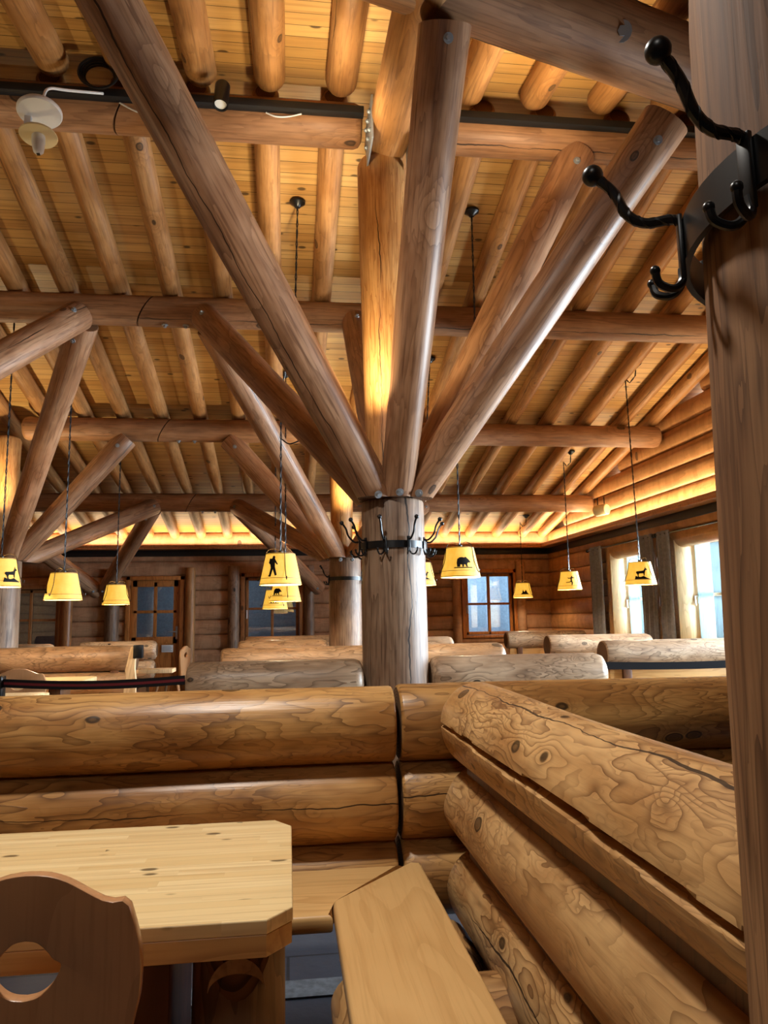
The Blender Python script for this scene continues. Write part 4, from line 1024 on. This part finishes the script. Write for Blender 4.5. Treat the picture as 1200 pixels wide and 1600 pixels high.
LAMPS = [
 (-2.47, 6.90, 1.55, 'chamois', -35, 'pendant lamp at the picture edge with a goat on its shade', None, None, 0.13, 0.10),
 (-2.03, 7.20, 1.44, 'peaks', 205, 'pendant lamp with no picture facing us, hung before the reflecting window', None, None, 0.09, 0.10),
 (-2.12, 9.75, 1.45, 'peaks', 185, 'pendant lamp hung in front of the pale post by the door', None, None, 0.14, 0.09),
 (-0.06, 6.00, 1.50, 'hiker', -118, 'largest pendant lamp, yellow with a hiker on its shade', (0.07, 5.53, cz(5.53)), [(-0.06, 6.0, 3.05), (0.05, 5.6, 3.55)], 0.16, 0.135),
 (-0.03, 8.05, 1.42, 'bear', 235, 'pendant lamp half hidden straight behind the hiker lamp', None, None, 0.09, 0.10),
 (-0.17, 10.0, 1.37, 'bear', -95, 'pendant lamp third in line behind the hiker lamp, low over the back benches', None, None, 0.09, 0.11),
 (1.42, 8.05, 1.57, 'chamois', -80, 'pendant lamp peeping out from behind the near column', (1.51, 7.68, cz(7.68)), None, 0.09, 0.10),
 (1.41, 6.10, 1.55, 'bear', -92, 'pendant lamp with a bear on its shade beside the near column', (1.46, 5.53, cz(5.53)), [(1.41, 6.1, 2.9), (1.46, 5.55, 3.4)], 0.105, 0.118),
 (3.93, 12.40, 1.53, 'peaks', -95, 'small distant pendant lamp with dark peaks beside the bluish window', (4.06, 12.45, cz(12.45)), [(3.93, 12.4, cz(12.4)-0.14), (3.98, 12.42, cz(12.42)-0.21), (4.05, 12.44, cz(12.45)-0.16)], 0.10, 0.10),
 (3.82, 9.95, 1.57, 'skier', -105, 'pendant lamp with a skier on its shade before the room corner', (3.92, 9.92, cz(9.92)), [(3.82, 9.95, cz(9.95)-0.14), (3.86, 9.94, cz(9.94)-0.21), (3.91, 9.92, cz(9.92)-0.16)], 0.13, 0.12),
 (3.80, 7.80, 1.54, 'chamois', -110, 'pendant lamp with a chamois on its shade before the end wall windows', (3.84, 7.67, cz(7.67)), [(3.76, 7.78, cz(7.78)-0.12), (3.79, 7.74, cz(7.74)-0.19), (3.83, 7.68, cz(7.68)-0.14)], 0.13, 0.115),
]
for x, y, zb, sil, ang, lab, can, via, size, hz in LAMPS: make_lamp(x, y, zb, sil, ang, lab, can, via=via, size=size, hz=hz)
# spare loop of cord at the hiker lamp
b = bmesh.new(); tube(b, smooth_pts([(-0.05, 5.95, 3.02), (0.05, 5.93, 2.93), (0.12, 5.92, 2.90), (0.16, 5.92, 2.94), (0.13, 5.92, 2.7), (0.02, 5.93, 2.62), (-0.05, 5.95, 2.66)], 6), 0.006, 6)
tag(finish('spare_cord', b, 'iron'), 'spare loop of black cord hanging above the hiker lamp', 'cord')

# ------------------------------------------------------------------ small devices at the ridge
o = empty('wireless_antenna', (-1.33, 3.9, 3.93), 'round white disc device hung on a bent cable from the ridge track', 'network device')
m = frame_to((-1.325, 3.9, 3.95), (-1.325+0.05, 3.9-0.12, 3.925-0.75))
b = bmesh.new(); lathe(b, [(0, -0.012), (0.108, -0.012), (0.114, -0.004), (0.114, 0.008), (0.108, 0.016), (0, 0.018)], 40); finish('disc', b, 'white', o, 40, m)
b = bmesh.new(); tube(b, smooth_pts([(-1.33, 3.93, 3.97), (-1.335, 3.98, 4.10), (-1.33, 4.05, 4.20), (-1.26, 4.15, 4.27), (-1.10, 4.28, 4.36)], 6), 0.008, 8); finish('cable', b, 'white', o)
b = bmesh.new(); box(b, (-1.40, 3.89, 3.815), (-1.365, 3.92, 3.92), 0.003); finish('clip', b, 'white', o)
o = empty('security_camera', (-1.32, 3.9, 3.80), 'small white camera on a cream round plate under the disc device', 'camera')
b = bmesh.new(); lathe(b, [(0, 0), (0.094, 0), (0.097, 0.005), (0.094, 0.01), (0, 0.01)], 36); finish('mounting_plate', b, 'cream', o, 40, frame_to((-1.325, 3.90, 3.815), (-1.315, 3.86, 3.45)))
b = bmesh.new(); lathe(b, [(0.0, 0.0), (0.034, 0.0), (0.034, 0.05), (0.031, 0.07), (0.031, 0.075), (0.026, 0.105), (0.012, 0.12), (0, 0.122)], 24); finish('camera_body', b, 'white', o, 40, frame_to((-1.325, 3.90, 3.815), (-1.315, 3.885, 3.69)))
b = bmesh.new(); box(b, (-0.008, -0.008, 0.1195), (0.008, 0.008, 0.124)); finish('lens', b, 'iron', o, None, frame_to((-1.325, 3.90, 3.815), (-1.315, 3.885, 3.69)))
b = bmesh.new()
for k in range(4):
    r_ = 0.075+0.008*k
    tube(b, [(-1.12+math.cos(a)*r_*1.15, 4.27-0.012*k, 4.46+math.sin(a)*r_) for a in [2*PI*i/28 for i in range(28)]], 0.007, 6, closed=True)
tag(finish('cable_coil', b, 'iron'), 'coil of black cable lying on the ridge track', 'cable')
b = bmesh.new(); tube(b, smooth_pts([(-1.02, 4.355, 4.36), (-0.9, 4.35, 4.30), (-0.78, 4.35, 4.295), (-0.66, 4.35, 4.32), (-0.56, 4.35, 4.36)], 6), 0.005, 6)
tag(finish('thin_cable', b, 'white'), 'thin white cable sagging below the track beside the disc device', 'cable')
b = bmesh.new(); tube(b, smooth_pts([(0.02-0.16, 4.355, 4.36), (0.08-0.16, 4.35, 4.335), (0.16-0.16, 4.35, 4.34), (0.24-0.16, 4.35, 4.365)], 6), 0.005, 6)
tag(finish('thin_cable', b, 'white'), 'thin white cable sagging below the track near the king post', 'cable')
